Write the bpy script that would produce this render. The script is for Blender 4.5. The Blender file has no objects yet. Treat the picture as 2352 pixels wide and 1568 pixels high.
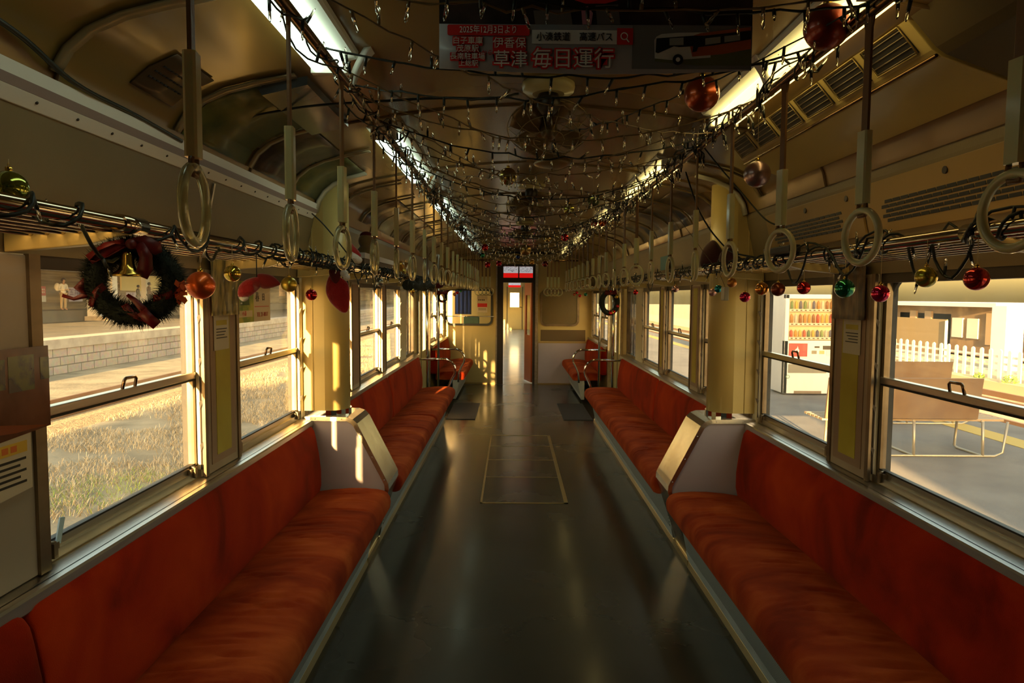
import bpy, bmesh, math, random
from mathutils import Vector, Matrix, noise
random.seed(7)
SC = bpy.context.scene
COL = SC.collection
PI = math.pi

# ------------------------------------------------------------------ camera
F = 1568.0
CAM = Vector((-.10, 0.0, 1.56))
_p = math.atan(104 / F)
FW = Vector((0, math.cos(_p), -math.sin(_p)))
_rt0 = Vector((1, 0, 0)); _up0 = _rt0.cross(FW)
_ro = math.radians(.4)
RT = _rt0 * math.cos(_ro) + _up0 * math.sin(_ro); UP = RT.cross(FW)
cam = bpy.data.cameras.new('camera'); co = bpy.data.objects.new('camera', cam); COL.objects.link(co)
cam.sensor_width = 36; cam.lens = 24; cam.clip_end = 500; cam.clip_start = .02
M3 = Matrix((RT, UP, -FW)).transposed()
co.matrix_world = Matrix.Translation(CAM) @ M3.to_4x4()
SC.camera = co

def at_y(px, py, y):        # the place in the car seen at a pixel, at depth y
    d = FW * F + RT * (px - 1176) - UP * (py - 784)
    return CAM + d * ((y - CAM.y) / d.y)
def at_x(px, py, x):
    d = FW * F + RT * (px - 1176) - UP * (py - 784)
    return CAM + d * ((x - CAM.x) / d.x)

# ------------------------------------------------------------------ view, sky, sun
vs = SC.view_settings
SC.display_settings.display_device = 'sRGB'
vs.view_transform = 'Standard'; vs.look = 'None'; vs.gamma = 1; vs.exposure = -0.20
vs.use_curve_mapping = False
SUN_DIR = Vector((.118, 1.0, -.155)).normalized()      # the way the light travels: low evening sun from behind and left
W = bpy.data.worlds.new('sky'); SC.world = W; W.use_nodes = True
nt = W.node_tree; nt.nodes.clear()
sky = nt.nodes.new('ShaderNodeTexSky'); sky.sky_type = 'NISHITA'; sky.sun_disc = False
sky.sun_elevation = math.radians(9); sky.sun_rotation = math.radians(186)
sky.dust_density = 3.0; sky.air_density = 1.3; sky.ozone_density = 1.0
bg = nt.nodes.new('ShaderNodeBackground'); bg.inputs['Strength'].default_value = 1.15
tint = nt.nodes.new('ShaderNodeMix'); tint.data_type = 'RGBA'; tint.blend_type = 'MULTIPLY'; tint.inputs[0].default_value = 1.0
tint.inputs[7].default_value = (1.04, .98, .88, 1)
out = nt.nodes.new('ShaderNodeOutputWorld')
nt.links.new(sky.outputs[0], tint.inputs[6]); nt.links.new(tint.outputs[2], bg.inputs[0]); nt.links.new(bg.outputs[0], out.inputs[0])
sl = bpy.data.lights.new('sun', 'SUN'); sl.energy = 48.0; sl.color = (1.0, .68, .32); sl.angle = math.radians(.6)
so = bpy.data.objects.new('sun', sl); COL.objects.link(so)
so.rotation_euler = SUN_DIR.to_track_quat('-Z', 'Y').to_euler()

# ------------------------------------------------------------------ materials
MT = {}
def M(name, col=(.5, .5, .5), rough=.5, metal=0, col2=None, scale=5, bump=0, bscale=None, stretch=(1, 1, 1), coat=0, emis=None, estr=0,
      trans=0, sheen=0, contrast=(.35, .65), alpha=1, detail=4, sub=0, ior=1.45, rough2=None):
    if name in MT: return MT[name]
    m = bpy.data.materials.new(name); m.use_nodes = True; MT[name] = m
    n = m.node_tree.nodes; l = m.node_tree.links; b = n['Principled BSDF']
    b.inputs['Base Color'].default_value = (*col, 1); b.inputs['Roughness'].default_value = rough
    b.inputs['Metallic'].default_value = metal; b.inputs['IOR'].default_value = ior
    b.inputs['Coat Weight'].default_value = coat; b.inputs['Coat Roughness'].default_value = .12
    b.inputs['Transmission Weight'].default_value = trans; b.inputs['Alpha'].default_value = alpha
    b.inputs['Sheen Weight'].default_value = sheen; b.inputs['Sheen Roughness'].default_value = .4
    if sub: b.inputs['Subsurface Weight'].default_value = sub; b.inputs['Subsurface Scale'].default_value = .02
    if emis: b.inputs['Emission Color'].default_value = (*emis, 1); b.inputs['Emission Strength'].default_value = estr
    if col2 or bump or rough2 is not None:
        tc = n.new('ShaderNodeTexCoord'); mp = n.new('ShaderNodeMapping'); mp.inputs['Scale'].default_value = stretch
        l.new(tc.outputs['Object'], mp.inputs[0])
        nz = n.new('ShaderNodeTexNoise'); nz.inputs['Scale'].default_value = scale; nz.inputs['Detail'].default_value = detail
        l.new(mp.outputs[0], nz.inputs['Vector'])
        rp = n.new('ShaderNodeMapRange'); rp.inputs[1].default_value = contrast[0]; rp.inputs[2].default_value = contrast[1]
        l.new(nz.outputs['Fac'], rp.inputs[0])
        if col2:
            mx = n.new('ShaderNodeMix'); mx.data_type = 'RGBA'; mx.inputs[6].default_value = (*col, 1); mx.inputs[7].default_value = (*col2, 1)
            l.new(rp.outputs[0], mx.inputs[0]); l.new(mx.outputs[2], b.inputs['Base Color'])
        if rough2 is not None:
            mr = n.new('ShaderNodeMapRange'); mr.inputs[3].default_value = rough; mr.inputs[4].default_value = rough2
            l.new(rp.outputs[0], mr.inputs[0]); l.new(mr.outputs[0], b.inputs['Roughness'])
        if bump:
            n2 = n.new('ShaderNodeTexNoise'); n2.inputs['Scale'].default_value = bscale or scale; n2.inputs['Detail'].default_value = 5
            l.new(mp.outputs[0], n2.inputs['Vector'])
            bp = n.new('ShaderNodeBump'); bp.inputs['Strength'].default_value = bump; bp.inputs['Distance'].default_value = .02
            l.new(n2.outputs['Fac'], bp.inputs['Height']); l.new(bp.outputs[0], b.inputs['Normal'])
    return m

cream = M('cream_paint', (.62, .48, .17), .38, col2=(.54, .41, .14), scale=1.6, coat=.25, bump=.02, bscale=60)
ceilm = M('ceiling_laminate', (.21, .125, .030), .19, col2=(.17, .095, .024), scale=1.2, coat=.35, bump=.05, bscale=3, stretch=(1, .25, 1), rough2=.34)
headm = M('header_laminate', (.19, .145, .070), .42, col2=(.16, .12, .055), scale=2.5, bump=.03, bscale=90)
jambm = M('pale_jamb_paint', (.72, .66, .48), .45, col2=(.62, .55, .36), scale=3)
postm = M('tan_post_laminate', (.40, .31, .21), .4, col2=(.34, .25, .17), scale=4, stretch=(1, 1, .3))
postb = M('brown_post_inset', (.30, .19, .12), .45)
yellow = M('yellow_sheet', (.42, .33, .02), .5, col2=(.50, .42, .04), scale=5)
alu = M('brushed_aluminium', (.62, .58, .50), .30, 1, col2=(.48, .44, .37), scale=6, stretch=(4, .3, 4), bump=.04, bscale=80)
alud = M('aged_aluminium', (.30, .24, .16), .40, 1, col2=(.20, .155, .10), scale=10, stretch=(1, .5, 1))
chrome = M('chrome', (.80, .78, .74), .08, 1)
steelp = M('satin_steel', (.66, .61, .50), .26, 1, col2=(.54, .48, .38), scale=7, bump=.03, bscale=40)
mauve = M('mauve_laminate', (.46, .39, .37), .45, col2=(.41, .345, .325), scale=2, bump=.03, bscale=120)
rubber = M('black_rubber', (.02, .018, .015), .6)
dark = M('dark_metal', (.05, .04, .03), .4, .4)
bronze = M('bronze_rail', (.28, .17, .08), .22, 1, col2=(.18, .10, .05), scale=8)
def velvet_mat(name, hi, mid, lo, sc, st, stain=0):
    m = bpy.data.materials.new(name); m.use_nodes = True; MT[name] = m; n = m.node_tree.nodes; l = m.node_tree.links; b = n['Principled BSDF']
    b.inputs['Roughness'].default_value = .85; b.inputs['Specular IOR Level'].default_value = .12; b.inputs['Sheen Weight'].default_value = .25; b.inputs['Sheen Roughness'].default_value = .5
    b.inputs['Sheen Tint'].default_value = (1, .25, .06, 1)
    tc = n.new('ShaderNodeTexCoord'); mp = n.new('ShaderNodeMapping'); mp.inputs['Scale'].default_value = st; l.new(tc.outputs['Object'], mp.inputs[0])
    nz = n.new('ShaderNodeTexNoise'); nz.inputs['Scale'].default_value = sc; nz.inputs['Detail'].default_value = 5; nz.inputs['Distortion'].default_value = .6; l.new(mp.outputs[0], nz.inputs[0])
    cr = n.new('ShaderNodeValToRGB'); e = cr.color_ramp.elements; e[0].position = .34; e[0].color = (*lo, 1); e[1].position = .70; e[1].color = (*hi, 1); q = e.new(.5); q.color = (*mid, 1)
    l.new(nz.outputs['Fac'], cr.inputs[0]); l.new(cr.outputs[0], b.inputs['Base Color'])
    n2 = n.new('ShaderNodeTexNoise'); n2.inputs['Scale'].default_value = 320; l.new(tc.outputs['Object'], n2.inputs[0])
    bp = n.new('ShaderNodeBump'); bp.inputs['Strength'].default_value = .3; bp.inputs['Distance'].default_value = .004; l.new(n2.outputs['Fac'], bp.inputs['Height']); l.new(bp.outputs[0], b.inputs['Normal'])
    return m
velvet = velvet_mat('orange_red_velvet', (.44, .032, .0012), (.31, .011, .0005), (.13, .003, .0002), 2.6, (1, 1, 1))
velvets = velvet_mat('worn_orange_velvet', (.50, .092, .014), (.30, .030, .0025), (.17, .010, .001), 3.2, (.8, 1.7, 1))
leather = M('brown_leather', (.17, .08, .022), .45, bump=.1, bscale=120)
ivory = M('ivory_plastic', (.52, .50, .26), .28, sub=.3, coat=.5)
white = M('white_enamel', (.75, .74, .66), .4)
floorm = M('dark_vinyl_floor', (.045, .043, .028), .22, col2=(.065, .062, .042), scale=1.3, bump=.04, bscale=7, coat=.25, contrast=(.25, .75), detail=4, rough2=.30)
matm = M('ribbed_rubber_mat', (.05, .05, .045), .5)
wirek = M('black_green_wire', (.012, .016, .010), .45)
wireb = M('clear_bronze_wire', (.16, .10, .035), .3)
tubeC = M('cool_fluorescent_tube', (1, 1, 1), .5, emis=(.80, 1.0, .80), estr=3.2)
tubeW = M('warm_fluorescent_tube', (1, 1, 1), .5, emis=(1.0, .74, .26), estr=3.6)
lampw = M('lamp_reflector', (.80, .82, .72), .35)
glassb = M('clear_bulb_plastic', (.95, .92, .78), .05, trans=1.0, ior=1.45)
paper = M('white_paper', (.72, .70, .66), .6)
redp = M('red_print', (.62, .02, .015), .5)
blackp = M('black_print', (.012, .012, .012), .5)
goldm = M('gold_metal', (.75, .50, .10), .18, 1)

def glass_mat(name, dust=(.007, .045), col=(.95, .88, .70), rough=.03):
    m = bpy.data.materials.new(name); m.use_nodes = True; n = m.node_tree.nodes; l = m.node_tree.links; n.clear()
    o = n.new('ShaderNodeOutputMaterial'); tr = n.new('ShaderNodeBsdfTransparent'); tr.inputs[0].default_value = (.93, .91, .86, 1)
    gl = n.new('ShaderNodeBsdfGlossy'); gl.inputs['Roughness'].default_value = rough
    du = n.new('ShaderNodeBsdfTranslucent'); du.inputs[0].default_value = (*col, 1)
    df = n.new('ShaderNodeBsdfDiffuse'); df.inputs[0].default_value = (*col, 1)
    ad = n.new('ShaderNodeMixShader'); ad.inputs[0].default_value = .25
    l.new(du.outputs[0], ad.inputs[1]); l.new(df.outputs[0], ad.inputs[2])
    lw = n.new('ShaderNodeLayerWeight'); lw.inputs[0].default_value = .5
    pw_ = n.new('ShaderNodeMath'); pw_.operation = 'POWER'; pw_.inputs[1].default_value = 6; l.new(lw.outputs['Facing'], pw_.inputs[0])
    fr = n.new('ShaderNodeMath'); fr.operation = 'MULTIPLY_ADD'; fr.inputs[1].default_value = .28; fr.inputs[2].default_value = .02; l.new(pw_.outputs[0], fr.inputs[0])
    m1 = n.new('ShaderNodeMixShader'); l.new(fr.outputs[0], m1.inputs[0]); l.new(tr.outputs[0], m1.inputs[1]); l.new(gl.outputs[0], m1.inputs[2])
    tc = n.new('ShaderNodeTexCoord'); mp = n.new('ShaderNodeMapping'); mp.inputs['Scale'].default_value = (1, 1.2, .35)
    nz = n.new('ShaderNodeTexNoise'); nz.inputs['Scale'].default_value = 6; nz.inputs['Detail'].default_value = 7
    l.new(tc.outputs['Object'], mp.inputs[0]); l.new(mp.outputs[0], nz.inputs['Vector'])
    mr = n.new('ShaderNodeMapRange'); mr.inputs[1].default_value = .35; mr.inputs[2].default_value = .7
    mr.inputs[3].default_value = dust[0]; mr.inputs[4].default_value = dust[1]; l.new(nz.outputs['Fac'], mr.inputs[0])
    m2 = n.new('ShaderNodeMixShader'); l.new(mr.outputs[0], m2.inputs[0]); l.new(m1.outputs[0], m2.inputs[1]); l.new(ad.outputs[0], m2.inputs[2])
    l.new(m2.outputs[0], o.inputs[0]); MT[name] = m; return m
dirty = glass_mat('dusty_window_glass')
clean = glass_mat('window_glass', (.004, .02))
filmm = glass_mat('clear_plastic_film', (.01, .06), (.9, .85, .7), .10)

def glassy(name, col, rough=.05):        # coloured blown glass of a bauble
    m = bpy.data.materials.new(name); m.use_nodes = True; b = m.node_tree.nodes['Principled BSDF']
    b.inputs['Base Color'].default_value = (*col, 1); b.inputs['Metallic'].default_value = .85; b.inputs['Roughness'].default_value = rough
    b.inputs['Coat Weight'].default_value = .6; MT[name] = m; return m

# ------------------------------------------------------------------ mesh helpers
def rootloc(p):
    v = Vector((0, 0, 0))
    while p is not None: v = v + p.location; p = p.parent
    return v
def tag(o, label=None, cat=None, group=None, kind=None):
    if label: o['label'] = label
    if cat: o['category'] = cat
    if group: o['group'] = group
    if kind: o['kind'] = kind
    return o
def thing(name, label, cat, loc=(0, 0, 0), group=None, kind=None):
    o = bpy.data.objects.new(name, None); o.location = loc; o.empty_display_size = .05; COL.objects.link(o)
    if kind: o['kind'] = kind
    if label: o['label'] = label
    if cat: o['category'] = cat
    if group: o['group'] = group
    return o
class MB:
    def __init__(s): s.b = bmesh.new(); s.mats = []
    def mi(s, m):
        if m is None: return 0
        if m not in s.mats: s.mats.append(m)
        return s.mats.index(m)
    def box(s, x0, x1, y0, y1, z0, z1, m=None):
        v = [s.b.verts.new((x, y, z)) for x in (min(x0, x1), max(x0, x1)) for y in (min(y0, y1), max(y0, y1)) for z in (min(z0, z1), max(z0, z1))]
        k = s.mi(m)
        for f in ((0, 1, 3, 2), (4, 6, 7, 5), (0, 4, 5, 1), (2, 3, 7, 6), (0, 2, 6, 4), (1, 5, 7, 3)):
            s.b.faces.new([v[i] for i in f]).material_index = k
        return s
    def prism(s, pts, a, b, axis='y', m=None):      # polygon extruded along an axis; pts are the two other coordinates in x,y,z order
        def P(p, t):
            if axis == 'y': return (p[0], t, p[1])
            if axis == 'x': return (t, p[0], p[1])
            return (p[0], p[1], t)
        A = [s.b.verts.new(P(p, a)) for p in pts]; B = [s.b.verts.new(P(p, b)) for p in pts]; k = s.mi(m); n = len(pts)
        fs = [s.b.faces.new(A), s.b.faces.new(B[::-1])]
        for i in range(n): fs.append(s.b.faces.new([A[i], B[i], B[(i + 1) % n], A[(i + 1) % n]]))
        for f in fs: f.material_index = k
        return s
    def quad(s, a, b, c, d, m=None):
        f = s.b.faces.new([s.b.verts.new(p) for p in (a, b, c, d)]); f.material_index = s.mi(m); return s
    def tube(s, path, r, n=8, closed=False, m=None, caps=True):
        k = s.mi(m); P = [Vector(p) for p in path]; N = len(P); rings = []; up = None
        for i, p in enumerate(P):
            if closed: t = (P[(i + 1) % N] - P[i - 1]).normalized()
            else: t = (P[min(i + 1, N - 1)] - P[max(i - 1, 0)]).normalized()
            if up is None: up = t.orthogonal().normalized()
            up = (up - t * up.dot(t)); up = up.normalized() if up.length > 1e-6 else t.orthogonal().normalized()
            w = t.cross(up); rr = r[i] if isinstance(r, (list, tuple)) else r
            rings.append([s.b.verts.new(p + (up * math.cos(2 * PI * j / n) + w * math.sin(2 * PI * j / n)) * rr) for j in range(n)])
        for i in range(N if closed else N - 1):
            A = rings[i]; B = rings[(i + 1) % N]; o = 0
            if closed and i == N - 1: o = min(range(n), key=lambda q: (A[0].co - B[q].co).length)
            for j in range(n):
                f = s.b.faces.new([A[j], A[(j + 1) % n], B[(j + 1 + o) % n], B[(j + o) % n]]); f.material_index = k; f.smooth = True
        if caps and not closed:
            s.b.faces.new(rings[0][::-1]).material_index = k; s.b.faces.new(rings[-1]).material_index = k
        return s
    def lathe(s, prof, c=(0, 0, 0), n=20, axis='z', m=None):
        k = s.mi(m); rings = []
        for r, h in prof:
            ring = []
            for j in range(n):
                a = 2 * PI * j / n; u, w = r * math.cos(a), r * math.sin(a)
                p = {'z': (u, w, h), 'y': (u, h, w), 'x': (h, u, w)}[axis]
                ring.append(s.b.verts.new((c[0] + p[0], c[1] + p[1], c[2] + p[2])))
            rings.append(ring)
        for A, B in zip(rings, rings[1:]):
            for j in range(n):
                f = s.b.faces.new([A[j], A[(j + 1) % n], B[(j + 1) % n], B[j]]); f.material_index = k; f.smooth = True
        s.b.faces.new(rings[0][::-1]).material_index = k; s.b.faces.new(rings[-1]).material_index = k
        return s
    def sphere(s, c, r, n=20, sc=(1, 1, 1), m=None):
        k = s.mi(m); mat = Matrix.Translation(c) @ Matrix.Diagonal((r * sc[0], r * sc[1], r * sc[2], 1))
        ret = bmesh.ops.create_uvsphere(s.b, u_segments=n, v_segments=max(6, n // 2 + 2), radius=1, matrix=mat)
        for v in ret['verts']:
            for f in v.link_faces: f.material_index = k; f.smooth = True
        return s
    def grid(s, rows, closed_u=False, m=None, smooth=True, cap=False):
        k = s.mi(m); R = [[s.b.verts.new(p) for p in row] for row in rows]
        for A, B in zip(R, R[1:]):
            n = len(A)
            for j in range(n if closed_u else n - 1):
                f = s.b.faces.new([A[j], B[j], B[(j + 1) % n], A[(j + 1) % n]]); f.material_index = k; f.smooth = smooth
        if cap:
            s.b.faces.new(R[0]).material_index = k; s.b.faces.new(R[-1][::-1]).material_index = k
        return s
    def xf(s, mat): bmesh.ops.transform(s.b, matrix=mat, verts=s.b.verts); return s
    def build(s, name, mat=None, parent=None, bevel=0, recenter=True, label=None):
        bmesh.ops.recalc_face_normals(s.b, faces=s.b.faces)
        if parent is not None:
            o0 = rootloc(parent); bmesh.ops.translate(s.b, vec=-o0, verts=s.b.verts); loc = Vector((0, 0, 0))
        else: loc = Vector((0, 0, 0))
        if recenter and len(s.b.verts):
            lo = Vector([min(v.co[i] for v in s.b.verts) for i in range(3)]); hi = Vector([max(v.co[i] for v in s.b.verts) for i in range(3)])
            c = Vector(((lo.x + hi.x) / 2, (lo.y + hi.y) / 2, lo.z)); bmesh.ops.translate(s.b, vec=-c, verts=s.b.verts); loc = c
        me = bpy.data.meshes.new(name); s.b.to_mesh(me); s.b.free()
        for m in ([mat] if mat else []) + [q for q in s.mats if q is not mat or mat is None]:
            me.materials.append(m)
        o = bpy.data.objects.new(name, me); o.location = loc; COL.objects.link(o)
        if parent is not None: o.parent = parent
        if bevel:
            bv = o.modifiers.new('bevel', 'BEVEL'); bv.width = bevel; bv.segments = 2; bv.limit_method = 'ANGLE'; bv.angle_limit = .6
        if label: o['label'] = label
        return o
# NB: when a default material is passed to build together with per-face ones, use matmb() so that slot 0 is the default
def newmb(default=None):
    b = MB()
    if default: b.mats.append(default)
    return b
KIDS = {}
def kids(o): return [c for c in o.children]
def copy_tree(o, parent=None, loc=None, rotz=None):
    c = o.copy(); COL.objects.link(c); c.parent = parent
    if loc is not None: c.location = loc
    if rotz is not None: c.rotation_euler = (0, 0, rotz)
    for ch in list(o.children): copy_tree(ch, c)
    return c
def struct(o): o['kind'] = 'structure'; return o
def stext(body, size, mat, parent=None, loc=(0, 0, 0), rot=(PI / 2, 0, 0), name='lettering', offset=0, extrude=.0006, xs=1.0, align='CENTER'):
    c = bpy.data.curves.new(name, 'FONT'); c.body = body; c.size = size; c.offset = offset; c.extrude = extrude
    c.align_x = align; c.align_y = 'CENTER'; c.resolution_u = 2
    t = bpy.data.objects.new(name, c); COL.objects.link(t)
    dg = bpy.context.evaluated_depsgraph_get(); me = bpy.data.meshes.new_from_object(t.evaluated_get(dg))
    bpy.data.objects.remove(t); o = bpy.data.objects.new(name, me); COL.objects.link(o)
    me.materials.clear(); me.materials.append(mat)
    o.scale = (xs, 1, 1); o.rotation_euler = rot
    if parent is not None: o.parent = parent; o.location = Vector(loc) - rootloc(parent)
    else: o.location = loc
    return o
ORD = ['first', 'second', 'third', 'fourth', 'fifth', 'sixth', 'seventh', 'eighth', 'ninth', 'tenth', 'eleventh', 'twelfth', 'thirteenth',
       'fourteenth', 'fifteenth', 'sixteenth', 'seventeenth', 'eighteenth', 'nineteenth', 'twentieth', 'twenty-first', 'twenty-second',
       'twenty-third', 'twenty-fourth', 'twenty-fifth', 'twenty-sixth', 'twenty-seventh', 'twenty-eighth', 'twenty-ninth', 'thirtieth', 'thirty-first', 'thirty-second']
Y0, Y1 = -7.0, 12.1            # the inside of the car, along its length
GZ = -1.10
SIDES = ((-1, 'left'), (1, 'right'))

# ------------------------------------------------------------------ the car: floor, walls, ceiling
struct(MB().box(-1.4, 1.4, Y0, Y1 + .06, -.06, 0).build('floor', floorm))
WINS = [(f - .92, f) for f in (-5.92, -4.70, -3.48, -2.24, -1.02, .20, 1.42, 2.62, 3.86, 5.03, 6.22, 7.33)]
POCK = (7.72, 8.36); DOOR = (8.62, 9.76); FARW = [(9.93, 10.80), (10.98, 11.85)]
ZB, ZT = .85, 1.655
TH = .065
def side_wall(s, nm):
    b = newmb(headm)
    holes = sorted([w for w in WINS if w[1] > 1] + [POCK] + FARW)  # unseen rear windows walled up to keep sunlight off the near benches
    y = Y0
    for a, c in holes + [(Y1, Y1)]:          # posts
        if a > y:
            if y < DOOR[0] < a:
                b.box(s * 1.3, s * (1.3 + TH), y, DOOR[0], ZB, ZT, cream); b.box(s * 1.3, s * (1.3 + TH), DOOR[1], a, ZB, ZT, cream)
            else: b.box(s * 1.3, s * (1.3 + TH), y, a, ZB, ZT, jambm)
        y = c
    b.box(s * 1.3, s * (1.3 + TH), Y0, DOOR[0], 0, ZB, cream); b.box(s * 1.3, s * (1.3 + TH), DOOR[1], Y1, 0, ZB, cream)
    b.box(s * 1.3, s * (1.3 + TH), DOOR[0], DOOR[1], -.02, .02, dark)
    b.prism([(s * 1.3, ZT), (s * 1.225, 2.0), (s * 1.215, 2.10), (s * 1.40, 2.10), (s * 1.40, ZT)], Y0, Y1)
    return struct(b.build('wall_' + nm))
for s, nm in SIDES: side_wall(s, nm)
PROF = [(1.215, 2.03), (1.20, 2.09), (1.165, 2.145), (1.11, 2.19), (1.03, 2.225), (.93, 2.25), (.80, 2.275), (.60, 2.31), (.40, 2.335), (.20, 2.352), (0, 2.36)]
full = [(-x, z) for x, z in PROF] + [(x, z) for x, z in PROF[::-1][1:]]
b = newmb(ceilm)
b.grid([[(x, y, z) for x, z in full] for y in (Y0, 0, 4, 8, Y1 + .06)])
b.grid([[(x * 1.15, y, z + .12) for x, z in full] for y in (Y0, Y1 + .06)])
struct(b.build('ceiling'))
# roof ribs: narrow seams that run across the ceiling panels
for i, y in enumerate((.45, 1.68, 2.90, 4.12, 5.34, 6.56, 7.78, 9.0, 10.2, 11.4)):
    b = MB(); b.tube([(x * .998, y, z - .002) for x, z in full], .006, 6); struct(b.build('trim_%d' % (i + 1), M('seam_brown', (.16, .10, .04), .4)))
# end wall behind the camera, plain
struct(MB().box(-1.4, 1.4, Y0 - .06, Y0, 0, 2.4).build('wall_rear', cream))
# sills
n_trim = 11
for s, nm in SIDES:
    for a, c in ((Y0, 8.42), (9.84, Y1)):
        b = newmb(alu)
        b.prism([(s * 1.30, .800), (s * 1.243, .800), (s * 1.238, .806), (s * 1.238, .836), (s * 1.243, .842), (s * 1.30, .850)], a, c)
        b.prism([(s * 1.302, .846), (s * 1.302, .852), (s * 1.26, .846)], a, c)
        o = struct(b.build('trim_%d' % n_trim)); n_trim += 1
# long white strip with screws over the left header (and plain cap on the right)
b = newmb(white)
b.prism([(-1.232, 1.985), (-1.222, 1.985), (-1.200, 2.012), (-1.190, 2.065), (-1.21, 2.075)], Y0, 3.86)
st = struct(b.build('trim_%d' % n_trim)); n_trim += 1
b = newmb(M('strip_brown', (.25, .17, .14), .5)); b.prism([(-1.2005, 2.0135), (-1.1985, 2.0135), (-1.1945, 2.036), (-1.1965, 2.036)], Y0, 3.86)
struct(b.build('trim_%d' % n_trim)); n_trim += 1
b = newmb(dark)
for k in range(22): b.sphere((-1.2095, .72 + k * .15, 2.001), .0045, 6)
struct(b.build('trim_%d' % n_trim)); n_trim += 1
b = MB()
b.prism([(-1.291, 1.68), (-1.2285, 1.975), (-1.2225, 1.975), (-1.285, 1.68)], 2.60, 2.612, 'y', alu); struct(b.build('trim_%d' % n_trim)); n_trim += 1
for s, nm in SIDES:       # kick strips along the floor
    b = newmb(M('brass_edge', (.50, .36, .14), .35, .8)); b.prism([(s * .96, 0), (s * .925, 0), (s * .93, .035), (s * .94, .045), (s * .96, .045)], Y0, 8.45)
    struct(b.build('baseboard_' + nm))

# ------------------------------------------------------------------ side windows
NW = [0]
def window(s, a, c, zt=ZT, zb=ZB, big=True, side='left'):
    NW[0] += 1
    t = thing('window_%d' % NW[0], None, None, (s * 1.30, (a + c) / 2, zb), kind='structure')
    X = lambda o: s * (1.3 + (o if o <= .006 else o * .65))
    b = newmb(alud)
    for q, w in ((a, 1), (c, -1)):
        b.box(X(.03), X(.065), q, q + w * .028, zb, zt)
        b.box(X(.062), X(.10), q, q + w * .022, zb, zt, rubber)
    b.box(X(.012), X(.065), a, c, zb, zb + .030, alu); b.box(X(.03), X(.062), a + .02, c - .02, zb + .03, zb + .052, alu)
    b.box(X(.03), X(.060), a + .02, c - .02, zb + .052, zb + .058, rubber)
    b.box(X(.005), X(.065), a, c, zt - .035, zt, dark); b.box(X(.062), X(.10), a, c, zt - .02, zt, rubber)
    R = .09                                                    # rounded outer corners
    for q, w in ((a + .02, 1), (c - .02, -1)):
        pts = [(q, zt - .02)] + [(q + w * R * (1 - math.cos(th)), zt - .02 - R * (1 - math.sin(th))) for th in [PI / 2 * i / 6 for i in range(7)]]
        b.prism(pts, X(.066), X(.085), 'x', rubber)
    b.build('frame', None, t)
    MB().box(X(.043), X(.047), a + .025, c - .025, zb + .055, 1.245).build('lower_pane', dirty, t)
    MB().box(X(.053), X(.057), a + .025, c - .025, 1.245, zt - .02).build('upper_pane', dirty, t)
    b = newmb(alu); b.box(X(.020), X(.062), a + .015, c - .015, 1.236, 1.262); b.box(X(.024), X(.060), a + .015, c - .015, 1.228, 1.236, rubber); b.build('mid_rail', None, t, bevel=.003)
    m = (a + c) / 2
    MB().tube([(X(.030), m - .036, 1.262), (X(.022), m - .034, 1.288), (X(.022), m - .026, 1.294), (X(.022), m + .026, 1.294), (X(.022), m + .034, 1.288), (X(.030), m + .036, 1.262)], .0055, 6).build('handle', bronze, t)
    for q, w in ((a, 1), (c, -1)):
        b = newmb(alud); b.box(X(.006), X(.035), q + w * .03, q + w * .085, zb + .030, zb + .048); b.tube([(X(.0), q + w * .06, zb + .052), (X(.03), q + w * .06, zb + .052)], .006, 6)
        b.box(X(-.002), X(.006), q + w * .052, q + w * .068, zb + .012, zb + .052); b.build('latch', None, t)
        b = newmb(jambm)
        b.box(X(.002), X(.028), q, q + w * .005, zb + .03, zt - .03)
        for k in range(4):
            zz = zb + .10 + k * .165
            b.prism([(X(.002), zz), (X(.005), zz + .028), (X(-.010), zz + .042), (X(-.012), zz + .038)], q + w * .005, q + w * .010, 'y', dark)
        b.box(X(.0), X(.004), q + w * .0045, q + w * .008, zb + .03, zt - .03, dark)
        b.build('ratchet_strip', None, t)
    return t
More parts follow.
